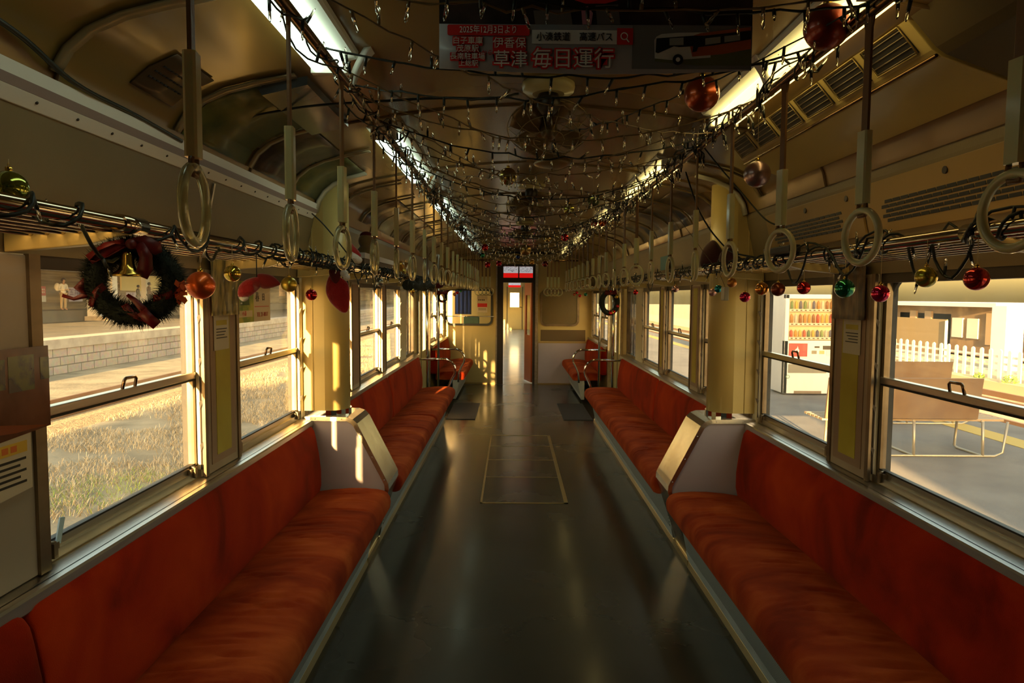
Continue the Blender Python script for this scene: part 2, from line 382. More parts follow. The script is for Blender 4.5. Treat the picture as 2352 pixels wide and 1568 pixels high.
for s, nm in SIDES:
    for a, c in WINS:
        if c > 1: window(s, a, c)
    for a, c in FARW: window(s, a, c)
    # pocket window beside the door
    a, c = POCK; NW[0] += 1
    t = thing('window_%d' % NW[0], None, None, (s * 1.3, (a + c) / 2, ZB), kind='structure')
    b = newmb(alud)
    for q, w in ((a, 1), (c, -1)): b.box(s * 1.305, s * 1.36, q, q + w * .03, ZB, ZT)
    b.box(s * 1.305, s * 1.36, a, c, ZB, ZB + .03); b.box(s * 1.305, s * 1.36, a, c, ZT - .03, ZT)
    for q in (.33, .66): b.tube([(s * 1.315, a + (c - a) * q, ZB), (s * 1.315, a + (c - a) * q, ZT)], .005, 6, m=alu)
    b.build('frame', None, t); MB().box(s * 1.345, s * 1.349, a, c, ZB, ZT).build('pane', M('smoky_pane', (.10, .09, .07), .1, alpha=.75), t)
    # the sliding door with its pane
    a, c = DOOR
    d = thing('door_%d' % (1 if s < 0 else 2), None, None, (s * 1.33, (a + c) / 2, 0), kind='structure')
    b = newmb(cream); m = (a + c) / 2
    for q0, q1 in ((a, m - .01), (m + .01, c)):
        b.box(s * 1.325, s * 1.36, q0, q0 + .12, 0, 1.95); b.box(s * 1.325, s * 1.36, q1 - .12, q1, 0, 1.95)
        b.box(s * 1.325, s * 1.36, q0 + .12, q1 - .12, 0, .80); b.box(s * 1.325, s * 1.36, q0 + .12, q1 - .12, 1.62, 1.95)
        MB().box(s * 1.342, s * 1.346, q0 + .12, q1 - .12, .80, 1.62).build('pane', dirty, d)
    b.box(s * 1.322, s * 1.364, m - .01, m + .01, 0, 1.95, rubber)
    b.build('door_leaf', None, d)
    for q in (a, c):
        MB().box(s * 1.27, s * 1.33, q - .03, q + .03, 0, 2.0).build('door_post', alu, d)

# posts between the windows: tan cover, brown inset and, on some, a yellow sheet
POSTS = [(1.42, 1.70), (2.62, 2.94), (5.03, 5.30), (6.22, 6.41)]
for s, nm in SIDES:
    for i, (a, c) in enumerate(POSTS):
        t = thing('trim_%d' % n_trim, None, None, (s * 1.296, (a + c) / 2, .85), kind='structure'); n_trim += 1
        b = newmb(postm if i else M('grey_post', (.33, .29, .24), .45))
        b.box(s * 1.30, s * 1.287, a - .002, c + .002, .852, 1.652); b.build('cover', None, t, bevel=.003)
        b = newmb(alud); b.box(s * 1.291, s * 1.281, a - .012, a + .014, .852, 1.655)
        if i == 0: b.box(s * 1.291, s * 1.278, c - .028, c + .012, .852, 1.655)
        else: b.box(s * 1.291, s * 1.281, c - .014, c + .012, .852, 1.655)
        b.build('edge_strip', None, t)
        if i:
            w = c - a
            b = newmb(postb); b.box(s * 1.2875, s * 1.284, a + .16 * w, c - .12 * w, .885, 1.64); b.build('inset', None, t)
            if i == 1 or s > 0:
                MB().box(s * 1.2845, s * 1.2825, a + .30 * w, c - .27 * w, .915, 1.63).build('yellow_sheet', yellow, t, label='yellow sheet behind the post cover')

# ------------------------------------------------------------------ end wall with its door and the two windows
EY = Y1
def rrect(x0, x1, z0, z1, r, n=5):
    P = []
    for cx, cz, a0 in ((x1 - r, z1 - r, 0), (x0 + r, z1 - r, 90), (x0 + r, z0 + r, 180), (x1 - r, z0 + r, 270)):
        for i in range(n + 1):
            th = math.radians(a0 + 90 * i / n); P.append((cx + r * math.cos(th), cz + r * math.sin(th)))
    return P
DX0, DX1 = -.365, .355
b = newmb(cream)
for x0, x1, wx0, wx1 in ((-1.4, DX0, -1.26, -.47), (DX1, 1.4, .42, 1.06)):
    mm = cream
    b.box(x0, x1, EY, EY + .06, 0, 1.06, mm); b.box(x0, x1, EY, EY + .06, 1.66, 2.4, mm)
    b.box(x0, wx0, EY, EY + .06, 1.06, 1.66, mm); b.box(wx1, x1, EY, EY + .06, 1.06, 1.66, mm)
b.box(DX0, DX1, EY, EY + .06, 2.10, 2.45)
struct(b.build('wall_end'))
for nm, x0, x1, fm in (('l', -1.285, -.445, M('dark_green_rubber', (.05, .055, .045), .5)), ('r', .395, 1.085, alud)):
    NW[0] += 1; t = thing('window_%d' % NW[0], None, None, ((x0 + x1) / 2, EY, 1.04), kind='structure')
    outer = rrect(x0, x1, 1.035, 1.685, .10); inner = rrect(x0 + .035, x1 - .035, 1.07, 1.65, .075)
    b = MB(); n = len(outer)
    A = [[(p[0], y, p[1]) for p in pl] for pl, y in ((outer, EY), (outer, EY - .02), (inner, EY - .02), (inner, EY + .04))]
    b.grid(A, closed_u=True, smooth=False); b.build('frame', fm, t)
    b = MB(); b.prism(inner, EY + .02, EY + .024); b.build('pane', clean if nm == 'l' else M('brown_tinted_pane', (.20, .13, .05), .12, alpha=.72, coat=.5), t)
    if nm == 'l': MB().tube([(x0 + .0, EY - .05, 1.20), (x1 + .03, EY - .05, 1.20)], .007, 6).build('guard_bar', chrome, t)
# panels under the right end window
b = newmb(mauve); b.box(DX1 + .01, 1.30, EY - .02, EY, .0, .735); struct(b.build('trim_%d' % n_trim)); n_trim += 1
b = newmb(M('brass_edge')); b.box(DX1 + .01, 1.30, EY - .026, EY, .735, .76); b.box(DX1 + .01, 1.30, EY - .03, EY, .0, .02)
b.box(-1.30, DX0 - .01, EY - .03, EY, 0, .025); struct(b.build('trim_%d' % n_trim)); n_trim += 1
b = newmb(M('smoked_panel', (.16, .11, .05), .2, coat=.5)); b.box(DX1 + .05, 1.2, EY - .012, EY, .77, .97); struct(b.build('trim_%d' % n_trim)); n_trim += 1
# door frame: thick dark posts, a transom light above
d = thing('door_3', None, None, (0, EY, 0), kind='structure')
b = newmb(dark); b.box(DX0, -.26, EY - .03, EY + .10, 0, 2.12); b.box(.262, DX1 - .05, EY - .03, EY + .10, 0, 2.12)
b.box(-.26, .262, EY - .03, EY + .08, 1.80, 1.885); b.box(-.26, .262, EY - .03, EY + .08, 2.085, 2.12); b.box(.0, .022, EY - .03, EY + .06, 1.885, 2.085)
b.build('frame', None, d)
b = newmb(alu); b.box(DX1 - .05, DX1, EY - .04, EY + .05, 0, 2.12); b.box(DX0 - .025, DX0, EY - .04, EY + .05, 0, 2.12); b.build('edge_strip', None, d)
MB().box(-.26, .262, EY + .02, EY + .024, 1.885, 2.085).build('transom_pane', clean, d)
# destination board seen behind the transom: white over red with black strokes
def board(x0, x1, y, z0, z1, label):
    t = thing('sign_board', label, 'sign', ((x0 + x1) / 2, y, z0))
    MB().box(x0, x1, y, y + .01, z0 + (z1 - z0) * .48, z1).build('white_field', M('backlit_white', (.75, .78, .85), .5, emis=(.8, .85, 1), estr=.55), t)
    MB().box(x0, x1, y, y + .01, z0, z0 + (z1 - z0) * .48).build('red_field', M('backlit_red', (.7, .01, .01), .5, emis=(1, .01, .01), estr=.75), t)
    b = MB(); rr = random.Random(3)
    for i in range(90):
        x = x0 + .02 + rr.random() * (x1 - x0 - .04); z = z0 + (z1 - z0) * (.56 + .38 * rr.random()); w = .004 + .02 * rr.random(); h = .002 + .006 * rr.random()
        b.box(x, x + w, y - .002, y, z, z + h)
    b.build('black_strokes', blackp, t)['kind'] = 'stuff'
board(-.30, .30, EY + .5, 1.86, 2.12, 'white and red lit board behind the transom over the end door')
# dark underside and inner wall of the cab bay between the two cars
b = newmb(cream)
b.box(-1.4, -.34, EY + 1.20, EY + 1.26, 0, 2.4); b.box(.34, 1.4, EY + 1.20, EY + 1.26, 0, 2.4); b.box(-.34, .34, EY + 1.20, EY + 1.26, 2.13, 2.4)
b.box(-.36, -.34, EY + .06, EY + 1.2, 0, 1.05); b.box(.36, .38, EY + .06, EY + 1.2, 0, 2.3)
b.box(-1.42, -1.38, EY, EY + 1.2, 0, 1.0); b.box(1.38, 1.42, EY, EY + 1.2, 0, 1.0)
struct(b.build('wall_cab'))
struct(MB().box(-1.4, 1.4, EY + .06, 32.2, -.06, 0).build('floor', M('pale_blue_floor', (.58, .64, .66), .22, col2=(.50, .56, .58), scale=3, coat=.4)))
struct(MB().box(-1.4, 1.4, EY, 32.2, 2.3, 2.4).build('ceiling', ceilm))
# open door leaf of the next car, orange below
dl = thing('door_4', None, None, (.25, EY + 1.0, 0), kind='structure')
b = newmb(M('orange_door_paint', (.55, .10, .02), .35)); Q0, Q1 = Vector((.262, EY + .08)), Vector((.150, EY + .52))
def leafbox(u0, u1, z0, z1, th=.022):
    a_, c_ = Q0.lerp(Q1, u0), Q0.lerp(Q1, u1); b.prism([tuple(a_), tuple(c_), (c_.x - th, c_.y - .004), (a_.x - th, a_.y - .004)], z0, z1, 'z')
leafbox(0, 1, .02, .86); leafbox(0, 1, 1.58, 1.80); leafbox(0, .2, .86, 1.58); leafbox(.8, 1, .86, 1.58)
b.build('door_leaf', None, dl); MB().prism([tuple(Q0.lerp(Q1, .2)), tuple(Q0.lerp(Q1, .8)), tuple(Q0.lerp(Q1, .8) + Vector((-.004, 0))), tuple(Q0.lerp(Q1, .2) + Vector((-.004, 0)))], .86, 1.58, 'z').build('pane', clean, dl)
# next car
for s, nm in SIDES:
    b = newmb(cream); b.box(s * 1.3, s * 1.38, EY + 1.3, 32, 0, .85); b.box(s * 1.3, s * 1.38, EY + 1.3, 32, 1.65, 2.3)
    for k in range(15): b.box(s * 1.3, s * 1.38, 13.4 + k * 1.3, 13.75 + k * 1.3, .85, 1.65)
    struct(b.build('wall_next_' + nm))
b = newmb(cream); b.box(-1.4, -.20, 32, 32.06, 0, 2.3); b.box(.22, 1.4, 32, 32.06, 0, 2.3); b.box(-.20, .22, 32, 32.06, 0, 1.05); b.box(-.20, .22, 32, 32.06, 1.72, 2.3)
b.box(-.36, -.33, 31.96, 32, 0, 2.0, dark); b.box(.36, .39, 31.96, 32, 0, 2.0, dark); struct(b.build('wall_next_end'))
NW[0] += 1; t = thing('window_%d' % NW[0], None, None, (0, 32, 1.05), kind='structure'); MB().box(-.20, .22, 32.02, 32.03, 1.05, 1.72).build('pane', clean, t)
board(-.28, .28, 31.985, 1.98, 2.18, 'small white and red lit board at the far end of the next car')
b = MB(); b.box(.02, .022, 31.9, 31.95, .9, 1.0)
b.tube([(.26, 31.95, 1.05), (.26, 31.88, 1.05), (.36, 31.88, 1.05)], .012, 6); dd = thing('door_5', None, None, (0, 31.98, 0), kind='structure'); b.build('handle', dark, dd); MB().box(-.32, .32, 31.97, 31.99, .02, 1.04).build('lower_leaf', cream, dd)
for k in range(4):
    for sx in (-.5, .5):
        t = thing('fluorescent_lamp', 'cool tube lamp in the next car, %s side, %s from its near end' % ('left' if sx < 0 else 'right', ORD[k]), 'lamp', (sx, 16 + 4 * k, 2.25), 'ceiling tube lamps of the next car')
        MB().box(sx - .06, sx + .06, 15.4 + 4 * k, 16.6 + 4 * k, 2.265, 2.30).build('reflector_tray', lampw, t); MB().tube([(sx, 15.42 + 4 * k, 2.25), (sx, 16.58 + 4 * k, 2.25)], .015, 10).build('tube', M('bright_cool_tube', (1, 1, 1), .5, emis=(.82, 1.0, .95), estr=26), t)
struct(MB().box(-3, 3, 60, 60.3, GZ, 4.0).build('wall_bright_backdrop', M('backdrop_white', (.8, .8, .76), .7)))  # white wall added past the next car so its end window looks bright
# things in the left cab bay, seen through the left end window
b = MB(); rows = []
for j in range(9):
    z = 1.22 + .56 * j / 8; rows.append([(-1.16 + .30 * i / 20, EY + .55 + .02 * math.sin(i * 1.3), z) for i in range(21)])
b.grid(rows); o = b.build('curtain', M('blue_cloth', (.03, .07, .28), .8)); o.modifiers.new('thick', 'SOLIDIFY').thickness = .004
tag(o, 'dark blue cloth hanging behind the left end window', 'curtain')
t = thing('poster', 'white notice with red band taped inside the left end window', 'poster', (-.63, EY + .012, 1.30))
MB().box(-.72, -.54, EY + .008, EY + .011, 1.27, 1.56).build('sheet', M('notice_paper', (.62, .52, .34), .6), t)
MB().box(-.715, -.545, EY + .004, EY + .008, 1.365, 1.43).build('red_band', redp, t)
b = MB()
for i in range(3): b.box(-.70, -.56, EY + .004, EY + .008, 1.31 + i * .014, 1.315 + i * .014)
for i in range(4): b.box(-.70 + .03 * i, -.68 + .03 * i, EY + .004, EY + .008, 1.48, 1.50)
b.build('print_lines', blackp, t)['kind'] = 'stuff'
tag(MB().box(-.98, -.70, EY + .30, EY + .45, 1.05, 1.18).build('equipment_box', M('green_box_paint', (.10, .22, .17), .5), bevel=.01), 'green metal box standing behind the left end window', 'box')

# ------------------------------------------------------------------ benches
def cushion(prof, s, y0, y1, amp=0, seed=0, rend=.035, ny=None):
    """profile (x away from the aisle, z) swept along the car with soft ends and shallow creases"""
    pts = [Vector((p[0], p[1])) for p in prof]; c = sum(pts, Vector((0, 0))) / len(pts)
    ny = ny or max(24, int((y1 - y0) / .011)); rows = []; rc = random.Random(int(seed * 10)); CR = []
    yy = y0 + .12
    while yy < y1 - .06:
        CR.append((yy, .93 + .16 * rc.random(), .05 + .09 * rc.random(), .004 + .008 * rc.random(), rc.gauss(.6, .7), .007 + .006 * rc.random())); yy += .03 + .16 * rc.random() ** 1.5
    ys = [0, .25, .5, .75, 1]
    st = [y0 + rend * (1 - math.cos(q * PI / 2)) for q in ys] + [y0 + rend + (y1 - y0 - 2 * rend) * i / ny for i in range(1, ny)] + [y1 - rend * (1 - math.cos(q * PI / 2)) for q in ys[::-1]]
    for y in st:
        e = min(y - y0, y1 - y); k = 1.0
        if e < rend: k = 1 - .035 / .22 * (1 - math.sqrt(max(0, 1 - (1 - e / rend) ** 2)))
        row = []
        for p in pts:
            q = c + (p - c) * k; dz = dx = 0
            if amp:
                u = (p.x - .8) / .42
                w = noise.noise(Vector((p.x * 2.2 + seed, y * 3.2 + .9 * p.x, seed))) * .6
                rg = 1 - abs(noise.noise(Vector((p.x * 1.1 + seed * 3, y * 6.5 + 1.6 * math.sin(p.x * 5 + seed), p.y * 2)))) * 2
                dep = max(0, rg - .74) * 3.4 * max(0, noise.noise(Vector((y * 1.2, p.x * 1.2, seed + 5))) + .45)
                lo = noise.noise(Vector((p.x * 1.5, y * .9, seed + 9)))
                dd = amp * (w * .8 + lo * 1.6)
                if p.y > .42 and p.x < 1.16:
                    for yc, xc, hs, dp, cv, wd in CR:
                        e_ = y - yc - cv * (p.x - xc) ** 2 * 4
                        if abs(e_) < .05: dd -= dp * (math.exp(-(e_ / wd) ** 2) - .45 * math.exp(-((abs(e_) - 2.2 * wd) / wd) ** 2)) * math.exp(-((p.x - xc) / hs) ** 2)
                if amp > 0 and p.y > .40: dz = dd
            row.append((s * (q.x + dx), y, q.y + dz))
        rows.append(row)
    b = MB(); b.grid(rows, closed_u=True, cap=True); return b
def dense(P, n=3):
    out = []
    for i in range(len(P)):
        a = P[i]; c = P[(i + 1) % len(P)]
        L = math.hypot(c[0] - a[0], c[1] - a[1]); k = max(1, int(L / .035))
        for j in range(k): out.append((a[0] + (c[0] - a[0]) * j / k, a[1] + (c[1] - a[1]) * j / k))
    return out
SEAT = dense([(.822, .322), (.803, .330), (.790, .352), (.785, .385), (.790, .41), (.803, .430), (.825, .443), (.86, .450), (.93, .455), (1.02, .454), (1.12, .446), (1.19, .436), (1.222, .43), (1.222, .322)])
BACK = dense([(1.215, .405), (1.196, .42), (1.184, .47), (1.184, .56), (1.196, .66), (1.212, .75), (1.222, .795), (1.234, .813), (1.252, .822), (1.297, .822), (1.297, .405)])
grill = M('heater_mesh', (.26, .29, .26), .45, .3)
n = grill.node_tree.nodes; l = grill.node_tree.links; tcn = n.new('ShaderNodeTexCoord'); mpn = n.new('ShaderNodeMapping'); mpn.inputs['Rotation'].default_value = (math.radians(32), 0, 0)
wv = n.new('ShaderNodeTexWave'); wv.wave_type = 'BANDS'; wv.bands_direction = 'Y'; wv.inputs['Scale'].default_value = 28
rp = n.new('ShaderNodeValToRGB'); rp.color_ramp.elements[0].color = (.05, .055, .045, 1); rp.color_ramp.elements[1].color = (.58, .60, .50, 1); rp.color_ramp.elements[0].position = .35; rp.color_ramp.elements[1].position = .55
l.new(tcn.outputs['Object'], mpn.inputs[0]); l.new(mpn.outputs[0], wv.inputs[0]); l.new(wv.outputs[0], rp.inputs[0]); l.new(rp.outputs[0], n['Principled BSDF'].inputs['Base Color'])
basep = M('bench_base_paint', (.52, .55, .46), .45, col2=(.44, .46, .38), scale=5)
def bench(s, y0, y1, seats, backs, label, seed):
    t = thing('bench', label, 'bench', (s * 1.05, (y0 + y1) / 2, 0))
    for i, (a, c) in enumerate(seats): cushion(SEAT, s, a, c, .013, seed + i).build('seat_cushion', velvets, t)
    for i, (a, c) in enumerate(backs): cushion(BACK, s, a, c, 0, 0, .04, 30).build('backrest', velvet, t)
    b = newmb(basep); b.prism([(s * .872, .322), (s * .872, .31), (s * .926, .052), (s * .932, .045), (s * .97, .045), (s * .97, .322)], y0 + .01, y1 - .01)
    b.prism([(s * .9135, .10), (s * .925, .045), (s * .935, .045), (s * .92, .10)], y0 + .01, y1 - .01); b.build('seat_base', None, t)
    b = newmb(grill); b.prism([(s * .8705, .305), (s * .912, .105), (s * .920, .105), (s * .878, .305)], y0 + .03, y1 - .03); b.build('heater_grille', None, t)
    return t
bench(-1, -.62, 3.865, [(-.62, 1.5), (1.505, 3.86)], [(-.62, 1.555), (1.565, 3.86)], 'long orange-red velvet bench nearest the camera under the left windows', 1.3)
bench(1, -.62, 3.865, [(-.62, 1.35), (1.36, 3.86)], [(-.62, 1.35), (1.36, 3.86)], 'long orange-red velvet bench nearest the camera under the right windows', 4.1)
bench(-1, 4.215, 8.28, [(4.22, 6.25), (6.255, 8.28)], [(4.22, 6.22), (6.23, 8.28)], 'orange velvet bench between the left pillar and the left door', 7.7)
bench(1, 4.215, 8.28, [(4.22, 6.25), (6.255, 8.28)], [(4.22, 6.14), (6.15, 8.28)], 'orange velvet bench between the right pillar and the right door', 9.2)
bench(-1, 9.98, 12.05, [(9.99, 12.04)], [(9.99, 12.04)], 'short orange bench in the far left corner by the end wall', 2.2)
bench(1, 9.98, 12.05, [(9.99, 12.04)], [(9.99, 12.04)], 'short orange bench in the far right corner by the end wall', 5.2)
# black tag hanging under the right near bench
tag(MB().box(.865, .872, 1.98, 2.03, .20, .30).build('strap_end', blackp), 'short black strap end hanging under the near right bench', 'strap')

# ------------------------------------------------------------------ bench end boxes and pillars
PART = [(1.30, 0), (.955, 0), (.805, .44), (.808, .475), (.822, .505), (.985, .825), (1.01, .850), (1.045, .862), (1.30, .862)]
for s, nm in SIDES:
    t = thing('bench_end_box', 'mauve and steel bench end box under the %s pillar' % nm, 'partition', (s * 1.1, 4.04, 0))
    P = [(s * x, z) for x, z in PART]; y0, y1 = 3.875, 4.205
    inn = [(1.30, 0), (.967, 0), (.817, .44), (.820, .472), (.833, .500), (.996, .817), (1.018, .838), (1.048, .850), (1.30, .850)]
    MB().prism([(s * x, z) for x, z in inn], y0 + .006, y1 - .006).build('side_panels', mauve, t)
    line = PART[1:]; lin = inn[1:]
    b = newmb(steelp)
    rows = [[(s * x, y, z) for x, z in line] for y in (y0, y0 + .004, y1 - .004, y1)]
    b.grid(rows, smooth=False)
    for y, w in ((y0, 1), (y1, -1)):
        r2 = []
        for (x, z), (xi, zi) in zip(line, lin):
            r2.append((x + (xi - x) * 1.9, z + (zi - z) * 1.9))
        b.grid([[(s * x, y, z) for x, z in line], [(s * x, y - w * .003, z) for x, z in r2]], smooth=False)
    o = b.build('steel_trim', None, t); o.modifiers.new('thick', 'SOLIDIFY').thickness = .003
    rv = []
    for k in range(9):
        L = [0, .2, .38, .55]
    path = [Vector((x + (xi - x) * .95, z + (zi - z) * .95)) for (x, z), (xi, zi) in zip(line, lin)]
    seg = [(path[i + 1] - path[i]).length for i in range(len(path) - 1)]; tot = sum(seg)
    base = None
    for k in range(8):
        d_ = tot * (k + .5) / 8; i = 0
        while d_ > seg[i]: d_ -= seg[i]; i += 1
        p = path[i].lerp(path[i + 1], d_ / seg[i])
        MB().sphere((s * p.x, y0 - .003, p.y), .0045, 8).build('rivet', chrome, t)
    b = newmb(M('brass_edge')); b.box(s * .925, s * .955, y0 - .01, y1 + .01, 0, .04); b.build('foot_plate', None, t)
    # pillar
    t = thing('pillar', 'cream boxed pillar against the %s wall with a rounded front' % nm, 'pillar', (s * 1.18, 4.04, .862))
    pts = [(s * 1.30, 3.90)]
    for i in range(13):
        th = -PI / 2 - PI * i / 12; pts.append((s * (1.175 + .115 * math.cos(th)), 4.02 + .12 * math.sin(th)))
    pts.append((s * 1.30, 4.14))
    b = MB(); b.prism(pts, .875, 2.235, 'z'); o = b.build('shaft', cream, t)
    for f in o.data.polygons: f.use_smooth = abs(f.normal.z) < .5 and abs(f.normal.x) > .02
    pc = [(s * (1.30 if abs(x) > 1.295 else abs(x) - .006), y + (.006 if y > 4.02 else -.006)) for x, y in pts]
    MB().prism(pc, .862, .895, 'z').build('steel_foot', chrome, t)
    b = MB()
    for (xa, ya) in [(s * (1.21 - .06 * k), 3.9005) for k in range(1)]: pass
    b.tube([(s * 1.24, 3.899, .88), (s * 1.24, 3.899, 2.1)], .003, 4); b.build('seam_line', cream, t)
    # pale arched collar where the pillar meets the ceiling cove
    rows = []
    for yy in (3.84, 3.90): rows.append([(s * (x - .006), yy, z - .006) for x, z in PROF[0:6]])
    b = MB(); b.grid(rows); o = b.build('collar', M('pale_collar', (.50, .48, .34), .4), t); o.modifiers.new('thick', 'SOLIDIFY').thickness = .010

# ------------------------------------------------------------------ floor hatch and mats
t = thing('floor_hatch', 'four-part brass-edged hatch flush in the middle of the aisle floor', 'hatch', (0, 6.3, 0))
hx, ha, hb = .333, 5.06, 7.58
br = M('hatch_brass', (.50, .38, .15), .35, .7)
b = newmb(br)
b.box(-hx, -hx + .016, ha, hb, 0, .004); b.box(hx - .03, hx, ha, hb, 0, .004); b.box(-hx, hx, ha, ha + .016, 0, .004); b.box(-hx, hx, hb - .016, hb, 0, .004)
for y in (5.80, 6.42, 7.02): b.box(-hx + .016, hx - .03, y, y + .012, 0, .003)
b.build('frame', None, t)
for a, c in ((ha + .016, 5.80), (5.812, 6.42), (6.432, 7.02), (7.032, hb - .016)):
    MB().box(-hx + .016, hx - .03, a, c, 0, .0018).build('cover_plate', floorm, t)
for s, nm in SIDES:
    tag(MB().box(s * .56, s * .93, 8.55, 9.85, 0, .008).build('door_mat', matm), 'dark ribbed rubber mat on the floor at the %s door' % nm, 'mat')

# ------------------------------------------------------------------ luggage racks
RX, RZ = 1.0, 1.72
for s, nm in SIDES:
    t = thing('luggage_rack', 'chrome tube luggage rack along the %s wall over the windows' % nm, 'rack', (s * 1.13, 4.0, 1.65))
    MB().tube([(s * RX, y, RZ) for y in (-1.5, 8.35)], .0165, 14).build('front_tube', M('rack_chrome', (.55, .47, .36), .12, 1), t)
    for k in range(6):
        MB().tube([(s * (1.035 + k * .038), y, 1.708 - .002 * k) for y in (-1.5, 8.35)], .0065, 8).build('rod', M('rack_chrome'), t)
    for y in (-.6, 1.62, 2.80, 3.80, 4.6, 5.9, 7.1, 8.3):
        b = newmb(cream)
        b.prism([(s * 1.29, 1.655), (s * 1.10, 1.672), (s * 1.0, 1.698), (s * 1.0, 1.704), (s * 1.24, 1.702), (s * 1.27, 1.76), (s * 1.29, 1.76)], y - .014, y + .014)
        b.build('bracket', None, t, bevel=.003)
        MB().tube([(s * RX, y - .05, RZ), (s * RX, y + .05, RZ)], .0215, 14).build('sleeve', M('rack_chrome'), t)

for s, nm in SIDES:
    t = thing('luggage_rack', 'short chrome luggage rack over the far %s corner bench' % nm, 'rack', (s * 1.13, 11.0, 1.65))
    MB().tube([(s * RX, y, RZ) for y in (9.95, 12.05)], .0165, 12).build('front_tube', M('rack_chrome'), t)
    for k in range(6): MB().tube([(s * (1.035 + k * .038), y, 1.708 - .002 * k) for y in (9.95, 12.05)], .0065, 6).build('rod', M('rack_chrome'), t)
    for y in (10.0, 11.0, 12.0): MB().prism([(s * 1.29, 1.655), (s * 1.10, 1.672), (s * 1.0, 1.698), (s * 1.0, 1.704), (s * 1.24, 1.702), (s * 1.27, 1.76), (s * 1.29, 1.76)], y - .014, y + .014).build('bracket', cream, t)

# ------------------------------------------------------------------ strap rails, brackets and hand straps
RAIL = {-1: -.607, 1: .697}; RLZ = 2.2
for s, nm in SIDES:
    x = RAIL[s]
    t = thing('strap_rail', 'bronze tube rail that carries the %s row of hand straps' % nm, 'rail', (x, 4, RLZ))
    MB().tube([(x, y, RLZ) for y in (-1.5, 2, 6, 11.6)], .014, 12).build('tube', bronze, t)
    for k in range(5):
        y = 2.17 + 2.05 * k
        xs = x - s * .065
        b = MB(); rows = []
        for i in range(9):
            u = i / 8; zz = RLZ - .012 + (2.325 - RLZ + .012) * u; xx = x + (xs - x) * u ** 1.7; w = .012 + .02 * u ** 2
            rows.append([(xx - .010, y - w, zz), (xx + .010, y - w, zz), (xx + .010, y + w, zz), (xx - .010, y + w, zz)])
        b.grid(rows, closed_u=True, cap=True); b.build('bracket', white, t)
def strap_proto(mring):
    t = thing('hand_strap', 'x', 'strap', (0, 0, 0), 'hand straps')
    MB().box(-.0035, .0035, -.0105, .0105, -.268, .0).build('leather_strap', leather, t, bevel=.001)
    b = newmb(leather)
    b.tube([(0, .0, .018), (0, .013, .012), (0, .018, 0), (0, .011, -.03), (0, .0, -.07), (0, -.011, -.03), (0, -.018, 0), (0, -.013, .012)], .0035, 6, closed=True)
    b.build('loop', None, t)
    b = MB(); b.prism([(-.010, -.013), (-.006, -.016), (.006, -.016), (.010, -.013), (.010, .013), (.006, .016), (-.006, .016), (-.010, .013)], -.425, -.262, 'z'); b.build('grip_sleeve', ivory, t)
    b = MB(); b.tube([(0, .012, -.425), (0, .014, -.437), (.0, .010, -.452), (0, -.010, -.452), (0, -.014, -.437), (0, -.012, -.425)], .005, 6); b.build('ring_loop', leather, t)
    cz = -.425 - .012 - .062
    b = MB(); b.tube([(0, .0595 * math.cos(2 * PI * i / 32), cz + .0595 * math.sin(2 * PI * i / 32)) for i in range(32)], .0082, 10, closed=True); b.build('ring', mring, t)
    return t
protoL = strap_proto(M('translucent_ring', (.74, .72, .42), .16, coat=.6, trans=.72)); protoR = strap_proto(ivory)
ROT = {-1: [-.16, -.14, -.12, .10, -.04, -.10, .1, -.15, .2, .15, .3, -.2, .1, .05, .1, -.1, .1, .2, .1, 0, 0], 1: [.42, .15, .15, .28, .05, -.12, .02, .0, .62, .25, .0, .3, .1, .5, .45, .5, .5, .55, .4, .3, .2]}
for s, nm in SIDES:
    pr = protoL if s < 0 else protoR; x = RAIL[s]
    for k in range(-1, 20):
        y = 1.10 + .475 * k
        if k == -1: y = .60
        o = pr if k == -1 else copy_tree(pr)
        o.location = (x, y, RLZ); r = ROT[s][k + 1]
        o.rotation_euler = (0, 0, s * r)
        o['label'] = 'ivory ring hand strap on the %s rail, %s from the near end' % (nm, ORD[k + 1])
        o['group'] = '%s row of hand straps' % nm
# crosswise rows of straps by the end doors
for s, nm in SIDES:
    for j, xx in enumerate((.46, .52, .58, .64)):
        o = copy_tree(protoL if s < 0 else protoR); o.location = (s * xx, 10.9 + .02 * j, 2.13); o.rotation_euler = (0, 0, PI / 2)
        o['label'] = 'ivory hand strap in the cluster near the end wall, %s side, %s from the middle' % (nm, ORD[j]); o['group'] = 'straps by the end wall'
    tag(MB().tube([(s * .35, 10.93, 2.13), (s * .95, 10.93, 2.13)], .011, 8).build('cross_rail', bronze), 'short crosswise rail near the end wall on the %s side' % nm, 'rail')

# ------------------------------------------------------------------ fluorescent lamps
def lamp(s, y0, y1, lab):
    x = s * .665 if s < 0 else .735
    t = thing('fluorescent_lamp', lab, 'lamp', (x, (y0 + y1) / 2, 2.25), 'ceiling tube lamps on the %s' % ('left' if s < 0 else 'right'))
    zt = 2.298
    b = newmb(lampw); b.prism([(x - .085, zt - .004), (x - .078, zt - .012), (x - .028, zt - .024), (x + .028, zt - .024), (x + .078, zt - .012), (x + .085, zt - .004), (x + .085, zt + .012), (x - .085, zt + .012)], y0, y1); b.build('reflector_tray', None, t)
    for dx_ in (-.036, .036): MB().tube([(x + dx_, y0 + .03, zt - .044), (x + dx_, y1 - .03, zt - .044)], .016, 12).build('tube', tubeC if s < 0 else tubeW, t)
    for y in (y0 + .015, y1 - .015): MB().box(x - .055, x + .055, y - .012, y + .012, zt - .062, zt - .02).build('end_holder', white, t)
